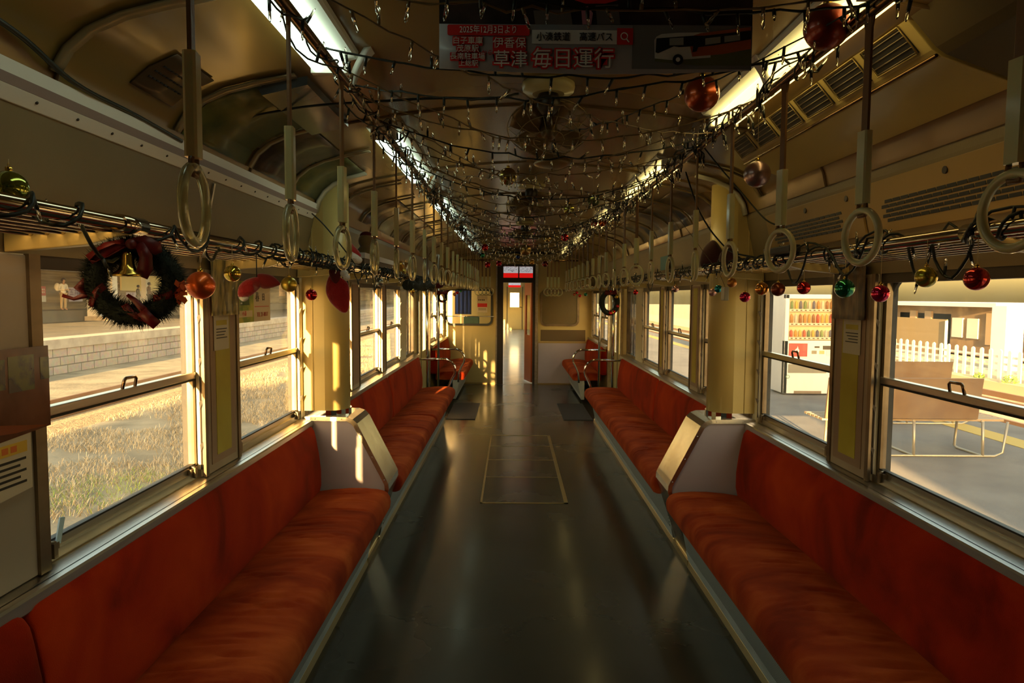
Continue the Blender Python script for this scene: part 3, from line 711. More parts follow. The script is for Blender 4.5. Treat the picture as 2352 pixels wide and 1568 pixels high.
for k in range(0, 5):
    e = 2.16 + 2.05 * k
    lamp(-1, e - 1.2, e, 'cool white tube lamp on the left of the ceiling, %s from the camera' % ORD[k])
    e = 2.78 + 2.05 * k
    lamp(1, e - 1.2, e, 'warm yellow tube lamp on the right of the ceiling, %s from the camera' % ORD[k])

# ------------------------------------------------------------------ ceiling fans
def fan(y, lab, tilt, blades=4):
    t = thing('ceiling_fan', lab, 'fan', (.03, y, 2.35))
    b = newmb(M('fan_cream', (.45, .38, .16), .35)); b.lathe([(.098, y * 0 + 2.36), (.10, 2.345), (.095, 2.325), (.06, 2.318), (.0601, 2.317)], (.03, y, 0), 28); b.build('ceiling_plate', None, t)
    MB().lathe([(.035, 2.32), (.045, 2.30), (.045, 2.27), (.03, 2.25), (.02, 2.24)], (.03, y, 0), 16).build('motor', dark, t)
    MB().tube([(.03, y, 2.25), (.035, y + .04, 2.235), (.04, y + .09, 2.23)], .012, 8).build('arm', dark, t)
    c = Vector((.04, y + .14, 2.225)); R = Matrix.Translation(c) @ Matrix.Rotation(tilt, 4, 'X')
    b = MB(); b.lathe([(.005, -.05), (.022, -.045), (.034, -.02), (.034, .02), (.02, .03)], (0, 0, 0), 16); b.xf(R); b.build('hub', M('fan_hub', (.16, .11, .05), .3, .5), t)
    for k in range(blades):
        a = 2 * PI * k / blades + .5; rows = []
        for i in range(7):
            u = i / 6; r = .03 + .12 * u; w = .035 + .05 * math.sin(PI * min(1, u * 1.05) * .62)
            rows.append([(r, -w * .6, -.012), (r + .012 * u, 0, 0), (r, w * .9, .016)])
        b = MB(); b.grid(rows); b.xf(R @ Matrix.Rotation(a, 4, 'Z')); o = b.build('blade', M('fan_blade', (.20, .13, .05), .3, .3), t); o.modifiers.new('thick', 'SOLIDIFY').thickness = .003
    b = MB()
    for r, h in ((.165, 0), (.12, -.045), (.12, .035), (.06, -.06)): b.tube([(r * math.cos(2 * PI * i / 28), r * math.sin(2 * PI * i / 28), h) for i in range(28)], .0018, 4, closed=True)
    for k in range(14):
        a = 2 * PI * k / 14; ca, sa = math.cos(a), math.sin(a)
        b.tube([(.035 * ca, .035 * sa, -.066), (.12 * ca, .12 * sa, -.045), (.165 * ca, .165 * sa, 0), (.12 * ca, .12 * sa, .035), (.04 * ca, .04 * sa, .045)], .0013, 4)
    b.xf(R); b.build('guard', M('fan_guard', (.30, .24, .12), .3, .8), t)
fan(2.62, 'dark bladed ceiling fan with round cream plate nearest the camera', math.radians(-28))
fan(4.9, 'second ceiling fan along the middle of the ceiling', math.radians(-28))
fan(7.4, 'farthest ceiling fan, near the end door', math.radians(-20))
# round dish lamp hanging below the first fan's cage
t = thing('ceiling_speaker', 'round brown dish hanging under the ceiling behind the nearest fan', 'speaker', (.10, 3.42, 2.19))
MB().lathe([(.006, 2.285), (.05, 2.280), (.092, 2.245), (.100, 2.232), (.096, 2.226), (.05, 2.215), (.01, 2.21)], (.10, 3.42, -.02), 28).build('dish', M('dish_brown', (.26, .18, .08), .3, .2), t)
MB().tube([(.10, 3.42, 2.262), (.10, 3.42, 2.345)], .012, 8).build('stem', dark, t)
# ribbon lamp-shaped grille vents in the middle of the far ceiling
for i, y in enumerate((6.1, 8.9)):
    t = thing('ceiling_vent', 'slatted vent in the middle of the ceiling, the %s one' % ('nearer' if i == 0 else 'farther'), 'vent', (0, y, 2.34))
    MB().box(-.16, .16, y - .16, y + .16, 2.335, 2.36).build('frame', M('fan_cream'), t, bevel=.004)
    for k in range(7): MB().box(-.13, .13, y - .13 + k * .042, y - .115 + k * .042, 2.322, 2.336).build('slat', dark, t)

# ================================================================== OUTSIDE
GZ = -1.10
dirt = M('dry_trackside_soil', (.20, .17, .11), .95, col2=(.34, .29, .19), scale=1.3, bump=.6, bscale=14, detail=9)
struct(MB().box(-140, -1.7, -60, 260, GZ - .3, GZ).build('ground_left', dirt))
# weathered concrete kerb close to the car, dead leaves and stones further away
b = newmb(M('ballast_stones', (.30, .20, .10), .9, col2=(.55, .40, .20), scale=16, bump=1.0, bscale=30, detail=8))
b.prism([(-8.6, GZ), (-8.9, GZ + .12), (-10.9, GZ + .12), (-11.3, GZ)], -10, 160); struct(b.build('ground_ballast'))
for i, x in enumerate((-9.3, -10.4)):
    tag(MB().box(x - .035, x + .035, -10, 160, GZ + .12, GZ + .27).build('rail', M('rusty_rail', (.25, .13, .06), .5, .5)), 'rusty rail on the ballast of the next track, %s the train' % ('nearer' if i == 0 else 'farther from'), 'rail')
# dry grass: blades nobody could count
def grass(name, n, x0, x1, k0, k1, h, cols, seed, lab, patch=None):
    rr = random.Random(seed); V = []; Fc = []; MI = []
    for i in range(n):
        dx = x0 + (x1 - x0) * rr.random() ** .8; y = dx * (k0 + (k1 - k0) * rr.random()); x = -dx
        if patch:
            if (x - patch[0]) ** 2 + (y - patch[1]) ** 2 > patch[2] ** 2 * (.5 + rr.random()): continue
        elif noise.noise(Vector((x * .7, y * .7, seed))) < -.28 + .2 * rr.random(): continue
        a = rr.random() * 2 * PI; L = h * (.4 + rr.random()); w = .0025 + .003 * rr.random(); ln = L * (.5 + 1.6 * rr.random())
        ca, sa = math.cos(a), math.sin(a); q = len(V)
        V += [(x - sa * w, y + ca * w, GZ), (x + sa * w, y - ca * w, GZ), (x + ca * ln * .5 + sa * w * .7, y + sa * ln * .5 - ca * w * .7, GZ + L * .75), (x + ca * ln * .5 - sa * w * .7, y + sa * ln * .5 + ca * w * .7, GZ + L * .75), (x + ca * ln, y + sa * ln, GZ + L * (.6 + .4 * rr.random()))]
        Fc += [(q, q + 1, q + 2, q + 3), (q + 3, q + 2, q + 4)]; k = rr.randrange(len(cols)); MI += [k, k]
    me = bpy.data.meshes.new(name); me.from_pydata(V, [], Fc)
    for c in cols: me.materials.append(c)
    me.polygons.foreach_set('material_index', MI); o = bpy.data.objects.new(name, me); COL.objects.link(o)
    return tag(o, lab, 'grass', kind='stuff')
straw = [M('straw_a', (.42, .34, .20), .8), M('straw_b', (.30, .24, .15), .8), M('straw_c', (.52, .45, .30), .8)]
grass('dry_grass', 95000, 1.9, 8.7, 1.15, 5.5, .085, straw, 11, 'dry straw-coloured grass covering the ground beside the left windows')
grass('green_grass', 16000, 3.6, 7.2, 1.3, 3.2, .07, [M('green_blade', (.22, .34, .04), .7), M('olive_blade', (.30, .34, .08), .7)], 12, 'fresh green grass patch among the dry grass', patch=(-5.4, 9.1, 1.0))
# unseen block added behind the train on the left to shade the near grass
gs = thing('grass_shade_block', 'long brown block added out of view behind the train to shade the grass', 'building', (-10.5, -42, GZ))
MB().box(-14.5, -7.6, -46, -38, GZ, 7.6).build('walls', dirt, gs); MB().prism([(-14.9, 7.6), (-7.4, 7.6), (-11, 8.8)], -46.3, -37.7).build('roof', dark, gs)
# platform wall across the track, of pale stone blocks
def brickmat(name, c1, c2, mort, sc, ax='x'):
    m = bpy.data.materials.new(name); m.use_nodes = True; n = m.node_tree.nodes; l = m.node_tree.links; MT[name] = m
    tc = n.new('ShaderNodeTexCoord'); sp = n.new('ShaderNodeSeparateXYZ'); cb = n.new('ShaderNodeCombineXYZ')
    l.new(tc.outputs['Object'], sp.inputs[0]); l.new(sp.outputs['Y'], cb.inputs['X']); l.new(sp.outputs['Z'], cb.inputs['Y'])
    br = n.new('ShaderNodeTexBrick'); br.inputs['Color1'].default_value = (*c1, 1); br.inputs['Color2'].default_value = (*c2, 1); br.inputs['Mortar'].default_value = (*mort, 1)
    br.inputs['Scale'].default_value = 1; br.inputs['Brick Width'].default_value = sc[0]; br.inputs['Row Height'].default_value = sc[1]; br.inputs['Mortar Size'].default_value = .02; br.inputs['Bias'].default_value = .1
    l.new(cb.outputs[0], br.inputs['Vector'])
    nz = n.new('ShaderNodeTexNoise'); nz.inputs['Scale'].default_value = 7; l.new(tc.outputs['Object'], nz.inputs[0])
    mx = n.new('ShaderNodeMix'); mx.data_type = 'RGBA'; mx.blend_type = 'MULTIPLY'; mx.inputs[0].default_value = .5; l.new(br.outputs[0], mx.inputs[6]); l.new(nz.outputs['Color'], mx.inputs[7])
    l.new(mx.outputs[2], n['Principled BSDF'].inputs['Base Color']); n['Principled BSDF'].inputs['Roughness'].default_value = .9
    return m
WX = -14.9
t = thing('platform_wall', 'long pale stone-block platform wall across the track from the left windows', 'wall', (WX, 30, GZ))
MB().box(WX - .8, WX, -10, 200, GZ, -.25).build('block_facing', brickmat('stone_blocks', (.62, .50, .40), (.52, .42, .33), (.20, .16, .12), (.72, .285)), t)
MB().box(WX - .8, WX + .06, -10, 200, -.25, .06).build('coping', M('coping_concrete', (.40, .33, .25), .9, col2=(.52, .44, .33), scale=3, bump=.2), t)
struct(MB().box(-140, WX - .8, -10, 200, GZ, .06).build('ground_platform_left', M('far_platform_paving', (.10, .085, .06), .9, col2=(.16, .13, .085), scale=.8)))
# station building behind that platform
bt = thing('station_building', 'brown timber station building behind the far left platform', 'building', (-26.5, 40, .06))
plank = M('brown_planks', (.16, .105, .05), .8, col2=(.34, .24, .12), scale=1.6, stretch=(1, .12, 3), bump=.3, bscale=4)
segs = [(6, 34.2), (35.6, 46.5), (47.5, 52), (57, 76), (78, 150)]
for a, c in segs: MB().box(-27, -26, a, c, .06, 6.5).build('wall_panel', plank, bt)
for a, c, z_ in ((34.2, 35.6, 2.9), (46.5, 47.5, 2.7), (52, 57, 1.6), (76, 78, 1.4)):
    MB().box(-27, -26, a, c, .06, z_).build('parapet', plank, bt)
MB().box(-27, -26, 6, 150, 3.75, 6.5).build('upper_wall', plank, bt)
t = thing('platform_canopy', 'long dark canopy roof over the far left platform', 'roof', (-22, 40, 3.6))
b = newmb(plank); b.box(-25.6, -17.5, 14, 160, 4.3, 4.5); b.build('roof_deck', None, t)
for k in range(10): MB().box(-25.6, -17.5, 16 + 12 * k, 16.3 + 12 * k, 4.05, 4.3).build('beam', plank, t)
whitep = M('white_post_paint', (.74, .72, .66), .6)
for k, (px, dd) in enumerate(((215, 37.5), (302, 47), (420, 62), (600, 90))):
    x = CAM.x + (px - 1176) / F * dd
    MB().box(x - .35, x + .35, dd, dd + .5, .06, 4.3).build('post', whitep, t); MB().box(x + .25, x + .72, dd + .6, dd + 1.1, .30, 4.3).build('post', whitep, t)
    MB().box(x - .45, x + .85, dd - .1, dd + 1.2, .06, .30).build('footing', M('coping_concrete'), t)
def sign(px0, px1, py0, py1, x, name, lab, cols, strokes=0, txt=None):
    a = at_x(px0, py0, x); c = at_x(px1, py1, x); y0, y1 = min(a.y, c.y), max(a.y, c.y); z, h = c.z, (a.z + at_x(px1, py0, x).z) / 2 - c.z
    t = thing(name, lab, 'sign', (x, (y0 + y1) / 2, z))
    for f0, f1, m, nm in cols: MB().box(x - .08, x, y0, y1, z + h * f0, z + h * f1).build(nm, m, t)
    if strokes:
        b = MB(); w = y1 - y0
        for i in range(strokes):
            u = (i % 6) / 6; v = .60 + .17 * (i // 6 % 2)
            b.box(x, x + .02, y0 + w * (.08 + u * .86), y0 + w * (.16 + u * .86), z + h * v, z + h * (v + .03)); b.box(x, x + .02, y0 + w * (.11 + u * .86), y0 + w * (.125 + u * .86), z + h * (v - .04), z + h * (v + .09))
        b.build('lettering', whitep, t)['kind'] = 'stuff'
    if txt: stext(txt[0], h * txt[1], txt[2], t, (x + .03, (y0 + y1) / 2, z + h * txt[3]), (PI / 2, 0, PI / 2), xs=txt[4])
lil = M('lilac_board', (.55, .47, .60), .6)
sign(79, 106, 657, 693, -25.95, 'platform_sign', 'red and white advertising board on the far left platform', [(.0, .40, whitep, 'white_field'), (.40, 1, M('faded_red', (.55, .12, .10), .6), 'red_field')], strokes=12)
sign(158, 190, 660, 692, -25.95, 'platform_sign', 'lilac station name board behind the person in white', [(0, 1, lil, 'board')], txt=('五井駅', .5, M('plum_print', (.16, .08, .20), .6), .62, 1.0))
sign(290, 313, 671, 682, -25.95, 'platform_sign', 'small lilac board seen through the big wreath', [(0, 1, lil, 'board')], txt=('五井', .8, M('plum_print'), .5, 1.0))
tag(MB().box(-26, -25.9, 45.2, 50.5, 1.75, 2.9).build('shop_board', M('cream_board', (.80, .66, .30), .6)), 'cream board on the station building seen through the big wreath', 'sign')

# ------------------------------------------------------------------ people, grown over joint skeletons
def skin(name, joints, edges, mat, parent, sub=2):
    me = bpy.data.meshes.new(name); me.from_pydata([j[0] for j in joints], edges, []); me.materials.append(mat)
    o = bpy.data.objects.new(name, me); COL.objects.link(o); o.parent = parent
    o.modifiers.new('skin', 'SKIN')
    if not me.skin_vertices: me.attributes
    for i, j in enumerate(joints):
        v = me.skin_vertices[0].data[i]; v.radius = (j[1], j[2] if len(j) > 2 else j[1]); v.use_root = (i == 0)
    o.modifiers['skin'].use_smooth_shade = True
    sb = o.modifiers.new('sub', 'SUBSURF'); sb.levels = sub; sb.render_levels = sub
    return o
skinm = M('skin', (.50, .30, .20), .5, sub=.1)
def person(loc, rotz, H, top, bottom, hair, lab, arms='phone', bag=None):
    t = thing('person', lab, 'person', loc); t.rotation_euler = (0, 0, rotz); k = H / 1.7
    J = lambda x, y, z: (x * k, y * k, z * k)
    # body: faces -Y; y negative is forward
    fw = -.18 if arms == 'phone' else -.02
    B = [(J(0, 0, .95), .12 * k, .09 * k), (J(0, .01, 1.2), .12 * k, .085 * k), (J(0, .0, 1.38), .14 * k, .09 * k), (J(0, -.01, 1.48), .05 * k), (J(0, -.05, 1.555), .068 * k), (J(0, -.065, 1.62), .092 * k, .10 * k), (J(0, -.055, 1.70), .070 * k),
         (J(.19, 0, 1.40), .05 * k), (J(.24, .0, 1.13), .04 * k), (J(.12, fw - .12, 1.10 if arms == 'phone' else .90), .030 * k), (J(.09, fw - .18, 1.14 if arms == 'phone' else .82), .026 * k),
         (J(-.19, 0, 1.40), .05 * k), (J(-.24, .0, 1.13), .04 * k), (J(-.12, fw - .12, 1.10 if arms == 'phone' else .90), .030 * k), (J(-.09, fw - .18, 1.14 if arms == 'phone' else .82), .026 * k),
         (J(.09, 0, .88), .085 * k), (J(.10, -.01, .48), .055 * k), (J(.10, .02, .09), .04 * k), (J(.10, -.14, .03), .035 * k, .03 * k),
         (J(-.09, 0, .88), .085 * k), (J(-.10, .03, .48), .055 * k), (J(-.10, .06, .09), .04 * k), (J(-.10, -.10, .03), .035 * k, .03 * k)]
    E = [(0, 1), (1, 2), (2, 3), (3, 4), (4, 5), (5, 6), (2, 7), (7, 8), (8, 9), (9, 10), (2, 11), (11, 12), (12, 13), (13, 14), (0, 15), (15, 16), (16, 17), (17, 18), (0, 19), (19, 20), (20, 21), (21, 22)]
    skin('body', B, E, skinm, t)
    g = lambda i, a: (B[i][0], *[r + a * k for r in B[i][1:]])
    JT = [g(1, .03), g(2, .028), (B[3][0], .07 * k), g(7, .022), g(8, .02), g(9, .018), g(11, .022), g(12, .02), g(13, .018), (J(0, .0, .90), .15 * k, .12 * k)]
    skin('jacket', JT, [(0, 1), (1, 2), (1, 3), (3, 4), (4, 5), (1, 6), (6, 7), (7, 8), (0, 9)], top, t)
    TR = [(J(0, 0, .95), .13 * k, .10 * k), g(15, .015), g(16, .018), g(17, .02), g(19, .015), g(20, .018), g(21, .02)]
    skin('trousers', TR, [(0, 1), (1, 2), (2, 3), (0, 4), (4, 5), (5, 6)], bottom, t)
    def loc_part(b, nm, m):
        o = b.build(nm, m, None); o.parent = t; return o
    b = MB(); b.sphere((0, -.035 * k, 1.665 * k), .112 * k, 16, (1, 1.06, 1.0))
    for v in list(b.b.verts):
        if v.co.y < -.10 * k and v.co.z < 1.70 * k: v.co.y = -.10 * k
    loc_part(b, 'hair', hair)
    loc_part(MB().sphere((0, -.168 * k, 1.60 * k), .015 * k, 8, (.8, 1.2, 1.3)), 'nose', skinm)
    for s in (-1, 1): loc_part(MB().sphere((s * .034 * k, -.152 * k, 1.632 * k), .010 * k, 8), 'eye', blackp); loc_part(MB().sphere((s * .088 * k, -.06 * k, 1.615 * k), .020 * k, 8, (.5, .8, 1.2)), 'ear', skinm)
    for s in (-1, 1):       # hand: palm and fingers round the phone / hanging
        w = Vector(B[10 if s > 0 else 14][0]); q = [(tuple(w), .028 * k, .016 * k), (tuple(w + Vector((-s * .015, -.05, .01)) * k), .034 * k, .014 * k)]; e = [(0, 1)]
        for f in range(4):
            p0 = w + Vector((-s * (.035 - .018 * f) , -.075, .012)) * k; i0 = len(q)
            q += [(tuple(p0), .009 * k), (tuple(p0 + Vector((0, -.035 + .004 * abs(f - 1), .008)) * k), .008 * k), (tuple(p0 + Vector((-s * .006, -.055 + .006 * abs(f - 1), -.008)) * k), .007 * k)]; e += [(1, i0), (i0, i0 + 1), (i0 + 1, i0 + 2)]
        i0 = len(q); q += [(tuple(w + Vector((-s * .045, -.035, .03)) * k), .010 * k), (tuple(w + Vector((-s * .05, -.065, .04)) * k), .008 * k)]; e += [(0, i0), (i0, i0 + 1)]
        skin('hand', q, e, skinm, t, 1)
    for ch in t.children: ch.location = ch.location
    return t
whitec = M('white_jacket', (.78, .77, .72), .8); dkc = M('charcoal_coat', (.08, .07, .06), .9); brc = M('brown_coat', (.20, .14, .09), .9)
hairk = M('dark_hair', (.03, .02, .015), .5)
struct(MB().box(-26, -23.6, 8, 120, .06, .64).build('ground_raised_walkway', M('walkway_concrete', (.16, .13, .09), .9)))
pw = CAM.x + (147 - 1176) / F * 36.9
person((pw, 36.9, .64), math.radians(70), 1.66, whitec, M('tan_trousers', (.52, .40, .24), .8), hairk, 'person in a white hooded jacket looking down at a phone on the far platform')
MB_bag = MB(); MB_bag.sphere((0, 0, 0), .2, 16, (.8, .6, 1.1)); ob = MB_bag.build('backpack', whitec); ob.location = (pw - .20, 36.72, .64 + 1.02); tag(ob, 'rounded white backpack on the person in the white jacket', 'bag')
for (px, hh, top, lab, yy) in ((343, 1.70, brc, 'person in a brown coat seen on the far platform through the big wreath', 34), (318, 1.50, dkc, 'lower dark-coated person left of the brown-coated one through the big wreath', 33.6), (268, 1.72, brc, 'thin brown-clad person standing left of the brass bell on the far platform', 35)):
    yy = 24.3 * F / (1176 - px); x = CAM.x - 24.3
    person((x, yy, .64), 2.4, hh * .95, top, dkc, hairk, lab, 'down')

# ------------------------------------------------------------------ right: platform, vending machine, benches, fence, building
PZ = -.21
asph = M('platform_asphalt', (.17, .155, .14), .9, col2=(.24, .22, .195), scale=1.2, bump=.5, bscale=120, detail=10)
struct(MB().box(1.62, 7.0, -20, 120, PZ - .6, PZ).build('ground_platform_right', asph))
struct(MB().box(1.46, 1.66, -20, 120, PZ - .9, PZ + .01).build('trim_%d' % n_trim, M('platform_edge', (.62, .48, .24), .8, col2=(.72, .60, .34), scale=3))); n_trim += 1
tag(MB().box(6.0, 6.35, -20, 120, PZ, PZ + .006).build('tactile_strip', M('yellow_tactile', (.55, .38, .08), .8)), 'yellow tactile strip along the far edge of the right platform', 'paving')
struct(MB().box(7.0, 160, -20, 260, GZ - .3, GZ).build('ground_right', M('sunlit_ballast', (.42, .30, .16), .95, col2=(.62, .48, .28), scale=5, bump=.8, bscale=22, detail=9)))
for i, x in enumerate((9.2, 10.3, 12.2, 13.2)):
    tag(MB().box(x - .04, x + .04, -20, 200, GZ, GZ + .15).build('rail', M('rusty_rail')), 'rusty rail beyond the right platform, %s from the train' % ORD[i], 'rail', 'rails beyond the right platform')
# the picket fence: one run of fence, each picket a part
FX = 14.4
t = thing('picket_fence', 'white picket fence beyond the tracks on the right', 'fence', (FX, 26, -.82))
b = newmb(M('fence_bank', (.55, .44, .26), .95)); b.box(FX - .5, 19, 4, 120, GZ, -.82); struct(b.build('ground_bank'))
for k in range(96):
    y = 12.2 + k * .40; b = MB()
    b.prism([(y - .07, -.82), (y + .07, -.82), (y + .07, .02), (y + .05, .06), (y, .085), (y - .05, .06), (y - .07, .02)], FX - .02, FX + .02, 'x'); b.build('picket', whitep, t)
for z in (-.17, -.38, -.60): MB().box(FX + .02, FX + .06, 12, 51, z, z + .07).build('cross_rail', whitep, t)
# building on the right
t = thing('house', 'dark brown house beyond the picket fence outside the right windows', 'building', (21, 26, -.82))
brn = M('house_brown', (.16, .10, .05), .8, col2=(.22, .14, .07), scale=2)
MB().box(19.5, 24, 24, 40, -.82, 1.25).build('lower_wall', brn, t)
MB().box(19.5, 24, 30.5, 34.5, -.82, .9).build('bay', M('house_tan', (.42, .28, .12), .8), t)
MB().box(19.0, 24.5, 27.0, 41, 1.25, 1.42).build('flat_roof', M('pale_roof', (.62, .60, .58), .7), t)
for yy in (25.2, 27.6, 31.8, 33.0): MB().box(19.40, 19.5, yy, yy + .5, -.3, 1.0).build('shutter', M('house_shutter', (.32, .22, .12), .7), t)
for yy in (28.6, 29.6, 26.2): MB().box(19.42, 19.5, yy, yy + .7, -.1, .75).build('window', M('house_glass', (.45, .45, .42), .3), t)
tag(MB().box(16.4, 17.0, 22.8, 23.5, -.82, 1.35).build('concrete_post', whitep), 'broad white post standing behind the picket fence', 'post')
for i, (yy, hh) in enumerate(((28.2, .86), (24.2, .80))): tag(MB().tube([(FX + .9, yy, -.82), (FX + .9, yy, hh)], .05, 8).build('steel_pole', M('pale_steel', (.6, .55, .42), .5)), 'thin pale pole behind the picket fence, %s one' % ('left' if i == 0 else 'right'), 'pole')
tag(MB().box(15.3, 15.35, 24.2, 28.2, -.5, .84).build('mesh_screen', M('brown_screen', (.26, .18, .08), .9)), 'brown screen between the two thin poles behind the picket fence', 'screen')
t = thing('parked_car', 'white car parked by the house behind the picket fence', 'car', (21, 44, -.8))
MB().prism([(41.8, -.6), (41.8, -.1), (42.6, .05), (43.3, .5), (45.2, .52), (46.1, .0), (46.3, -.6)], 19, 20.6, 'x').build('body', whitep, t, bevel=.05)
MB().prism([(42.8, .08), (43.4, .44), (45.1, .46), (45.8, .04)], 18.97, 20.63, 'x').build('windows', M('house_glass'), t)
for yy in (42.7, 45.3): MB().lathe([(.3, 18.95), (.3, 19.15)], (0, yy, -.55), 20, 'x').build('wheel', rubber, t)
# shrubs under the fence
for i, (yy, r) in enumerate(((22.6, .18), (20.7, .15), (19.4, .22))):
    rr = random.Random(i); b = MB()
    for k in range(160):
        v = Vector((rr.gauss(0, 1), rr.gauss(0, 1), abs(rr.gauss(0, 1)))).normalized() * r * (.5 + .6 * rr.random()); p = Vector((FX - .25, yy, -.82)) + v
        u = Vector((rr.gauss(0, 1), rr.gauss(0, 1), rr.gauss(0, 1))).normalized() * .03; w = u.orthogonal().normalized() * .02
        b.quad(p - u, p + w, p + u, p - w)
    tag(b.build('shrub', M('green_blade')), 'small low green plant at the foot of the picket fence, %s from the left' % ORD[i], 'plant', 'plants under the picket fence')

# unseen block added on the right platform behind the camera to shade it
so_ = thing('platform_shade_block', 'tall brown block added out of view on the right platform to shade it', 'building', (4.4, -13, PZ))
MB().box(2.0, 6.6, -16, -10, PZ, 6.2).build('walls', dirt, so_); MB().box(1.8, 6.9, -16.3, -9.8, 6.2, 6.4).build('roof', dark, so_)
# vending machine
VX0, VX1, VY = 4.86, 6.02, 12.4
t = thing('vending_machine', 'white drinks vending machine on the right platform', 'vending machine', ((VX0 + VX1) / 2, VY + .35, PZ))
vw = M('vending_white', (.72, .72, .70), .35); b = newmb(vw)
h0, h1 = PZ + .03, PZ + 1.84; wz0, wz1 = .79, 1.55
b.box(VX0, VX1, VY + .10, VY + .70, h0, h1); b.box(VX0, VX0 + .07, VY, VY + .1, h0, h1); b.box(VX1 - .07, VX1, VY, VY + .1, h0, h1)
b.box(VX0, VX1, VY, VY + .1, h0, wz0); b.box(VX0, VX1, VY, VY + .1, wz1, h1); b.build('cabinet', None, t, bevel=.008)
MB().box(VX0 + .07, VX1 - .07, VY + .098, VY + .10, wz0, wz1).build('display_back', M('warm_display', (.75, .66, .45), .5, emis=(1, .8, .45), estr=.25), t)
MB().box(VX0 + .07, VX1 - .07, VY + .004, VY + .008, wz0, wz1).build('display_glass', clean, t)
for r in range(3):
    z = wz0 + .02 + r * .255
    MB().box(VX0 + .08, VX1 - .08, VY + .015, VY + .09, z, z + .045).build('shelf', vw, t)
    for k in range(12): MB().box(VX0 + .115 + k * .08, VX0 + .15 + k * .08, VY + .011, VY + .015, z + .012, z + .03).build('button', dark, t)
MB().box(VX0 + .08, VX0 + .42, VY - .006, VY, .50, .74).build('red_panel', M('vending_red', (.50, .06, .05), .4), t)
fl = [(0, 0), (.035, .0), (.052, .022), (.050, .05), (.034, .07), (.022, .12), (.012, .085), (-.012, .065), (-.028, .045), (-.038, .02), (-.02, .0), (-.008, .018), (-.004, .04), (.016, .055), (.022, .03), (.012, .012)]
b = MB(); b.prism([(VX0 + .22 + x, .57 + z) for x, z in fl], VY - .009, VY - .006); b.build('flame_mark', vw, t)
for x0, x1, z0, z1, nm, m in ((.55, .64, .66, .69, 'coin_slot', dark), (.70, .86, .63, .70, 'bill_reader', dark), (.50, .59, .55, .61, 'price_screen', M('grey_screen', (.25, .22, .16), .3)), (.64, .73, .55, .61, 'orange_screen', M('orange_screen', (.6, .35, .15), .4)), (.77, .86, .52, .62, 'cup_picture', M('pale_blue_print', (.45, .55, .62), .5)), (.08, .78, .20, .36, 'delivery_flap', M('flap_grey', (.22, .21, .17), .35)), (.20, .70, h0, h0 + .05, 'kick_plate', M('kick_brown', (.2, .15, .1), .5))):
    MB().box(VX0 + x0, VX0 + x1, VY - .006, VY, z0, z1).build(nm, m, t)
MB().tube([(VX0 + .08 + .03 * math.cos(2 * PI * i / 16), VY - .003, .13 + .03 * math.sin(2 * PI * i / 16)) for i in range(16)], .005, 6, closed=True).build('recycling_mark', M('sage_green', (.20, .36, .22), .5), t)
CANC = [(.5, .06, .04), (.62, .45, .10), (.12, .25, .10), (.08, .10, .22), (.6, .6, .55), (.45, .22, .05), (.30, .12, .04), (.55, .30, .05)]
for r in range(3):
    for k in range(12):
        rr = (k * 7 + r * 5 + (k // 2) * 3) % 8; hgt = .165 if r else .13
        if r == 2: hgt = .15
        o = MB().lathe([(.022, 0), (.026, .006), (.026, hgt * .78), (.012, hgt * .93), (.012, hgt)], (VX0 + .135 + k * .08, VY + .052, wz0 + .065 + r * .255), 10).build('drink_bottle', M('drink_%d' % rr, CANC[rr], .35))
        tag(o, '%s drink from the left on the %s shelf of the vending machine' % (ORD[k], ('bottom', 'middle', 'top')[r]), 'bottle', 'drinks in the vending machine')
# platform benches
wood = M('bench_brown', (.20, .13, .07), .6, col2=(.15, .09, .05), scale=4)
slat = M('bench_slat', (.40, .29, .17), .6)
pip = M('bench_tube', (.45, .40, .30), .4, .6)
def pbench(x0, x1, y, lab):
    t = thing('platform_bench', lab, 'bench', ((x0 + x1) / 2, y + .2, PZ))
    z = PZ
    for k in range(5): MB().box(x0, x1, y + .02 + k * .10, y + .09 + k * .10, z + .40, z + .425).build('seat_slat', slat, t)
    MB().prism([(y - .06, z + .44), (y - .03, z + .43), (y - .10, z + .90), (y - .13, z + .90)], x0, x1 - .35, 'x').build('backrest', wood, t)
    for x in (x0 + .25, (x0 + x1) / 2, x1 - .25):
        MB().tube([(x, y, z + .40), (x, y - .02, z + .02), (x, y + .03, z + .012), (x, y + .42, z + .012), (x, y + .47, z + .03), (x, y + .44, z + .40), (x, y, z + .40)], .016, 8).build('leg', pip, t)
    MB().tube([(x0 + .1, y - .02, z + .014), (x1 - .12, y - .02, z + .014), (x1 - .02, y - .01, z + .05), (x1 + .03, y, z + .40)], .014, 8).build('foot_bar', pip, t)
pbench(3.40, 5.45, 7.6, 'brown slatted platform bench outside the nearest right window, the nearer of two')
pbench(4.6, 6.4, 9.6, 'brown slatted platform bench behind the nearer one, outside the right windows')

# ================================================================== DECORATIONS AND FITTINGS INSIDE
# hanging advert across the car, close to the camera
t = thing('hanging_poster', 'wide white, grey and black hanging bus advert across the top of the aisle', 'poster', (.095, 1.6, 2.09))
PY = 1.60
def PX(px): return CAM.x + (px - 1176) / F * PY * 1.0
def ppt(px, py): return at_y(px, py, PY)
x0, x1 = ppt(1009, 160).x, ppt(1725, 150).x
zb_ = ppt(1360, 160).z; zt_ = 2.352; zm = ppt(1300, 57).z
def curve_y(x): u = (x - x0) / (x1 - x0); return PY
b = MB(); rows = []
for z in (zb_, zm): rows.append([(x0 + (x1 - x0) * i / 16, PY, z - (.010 * math.sin(PI * i / 16) if z == zb_ else 0)) for i in range(17)])
b.grid(rows); o = b.build('white_strip', M('poster_paper', (.34, .33, .35), .5, coat=.2), t); o.modifiers.new('thick', 'SOLIDIFY').thickness = .0012
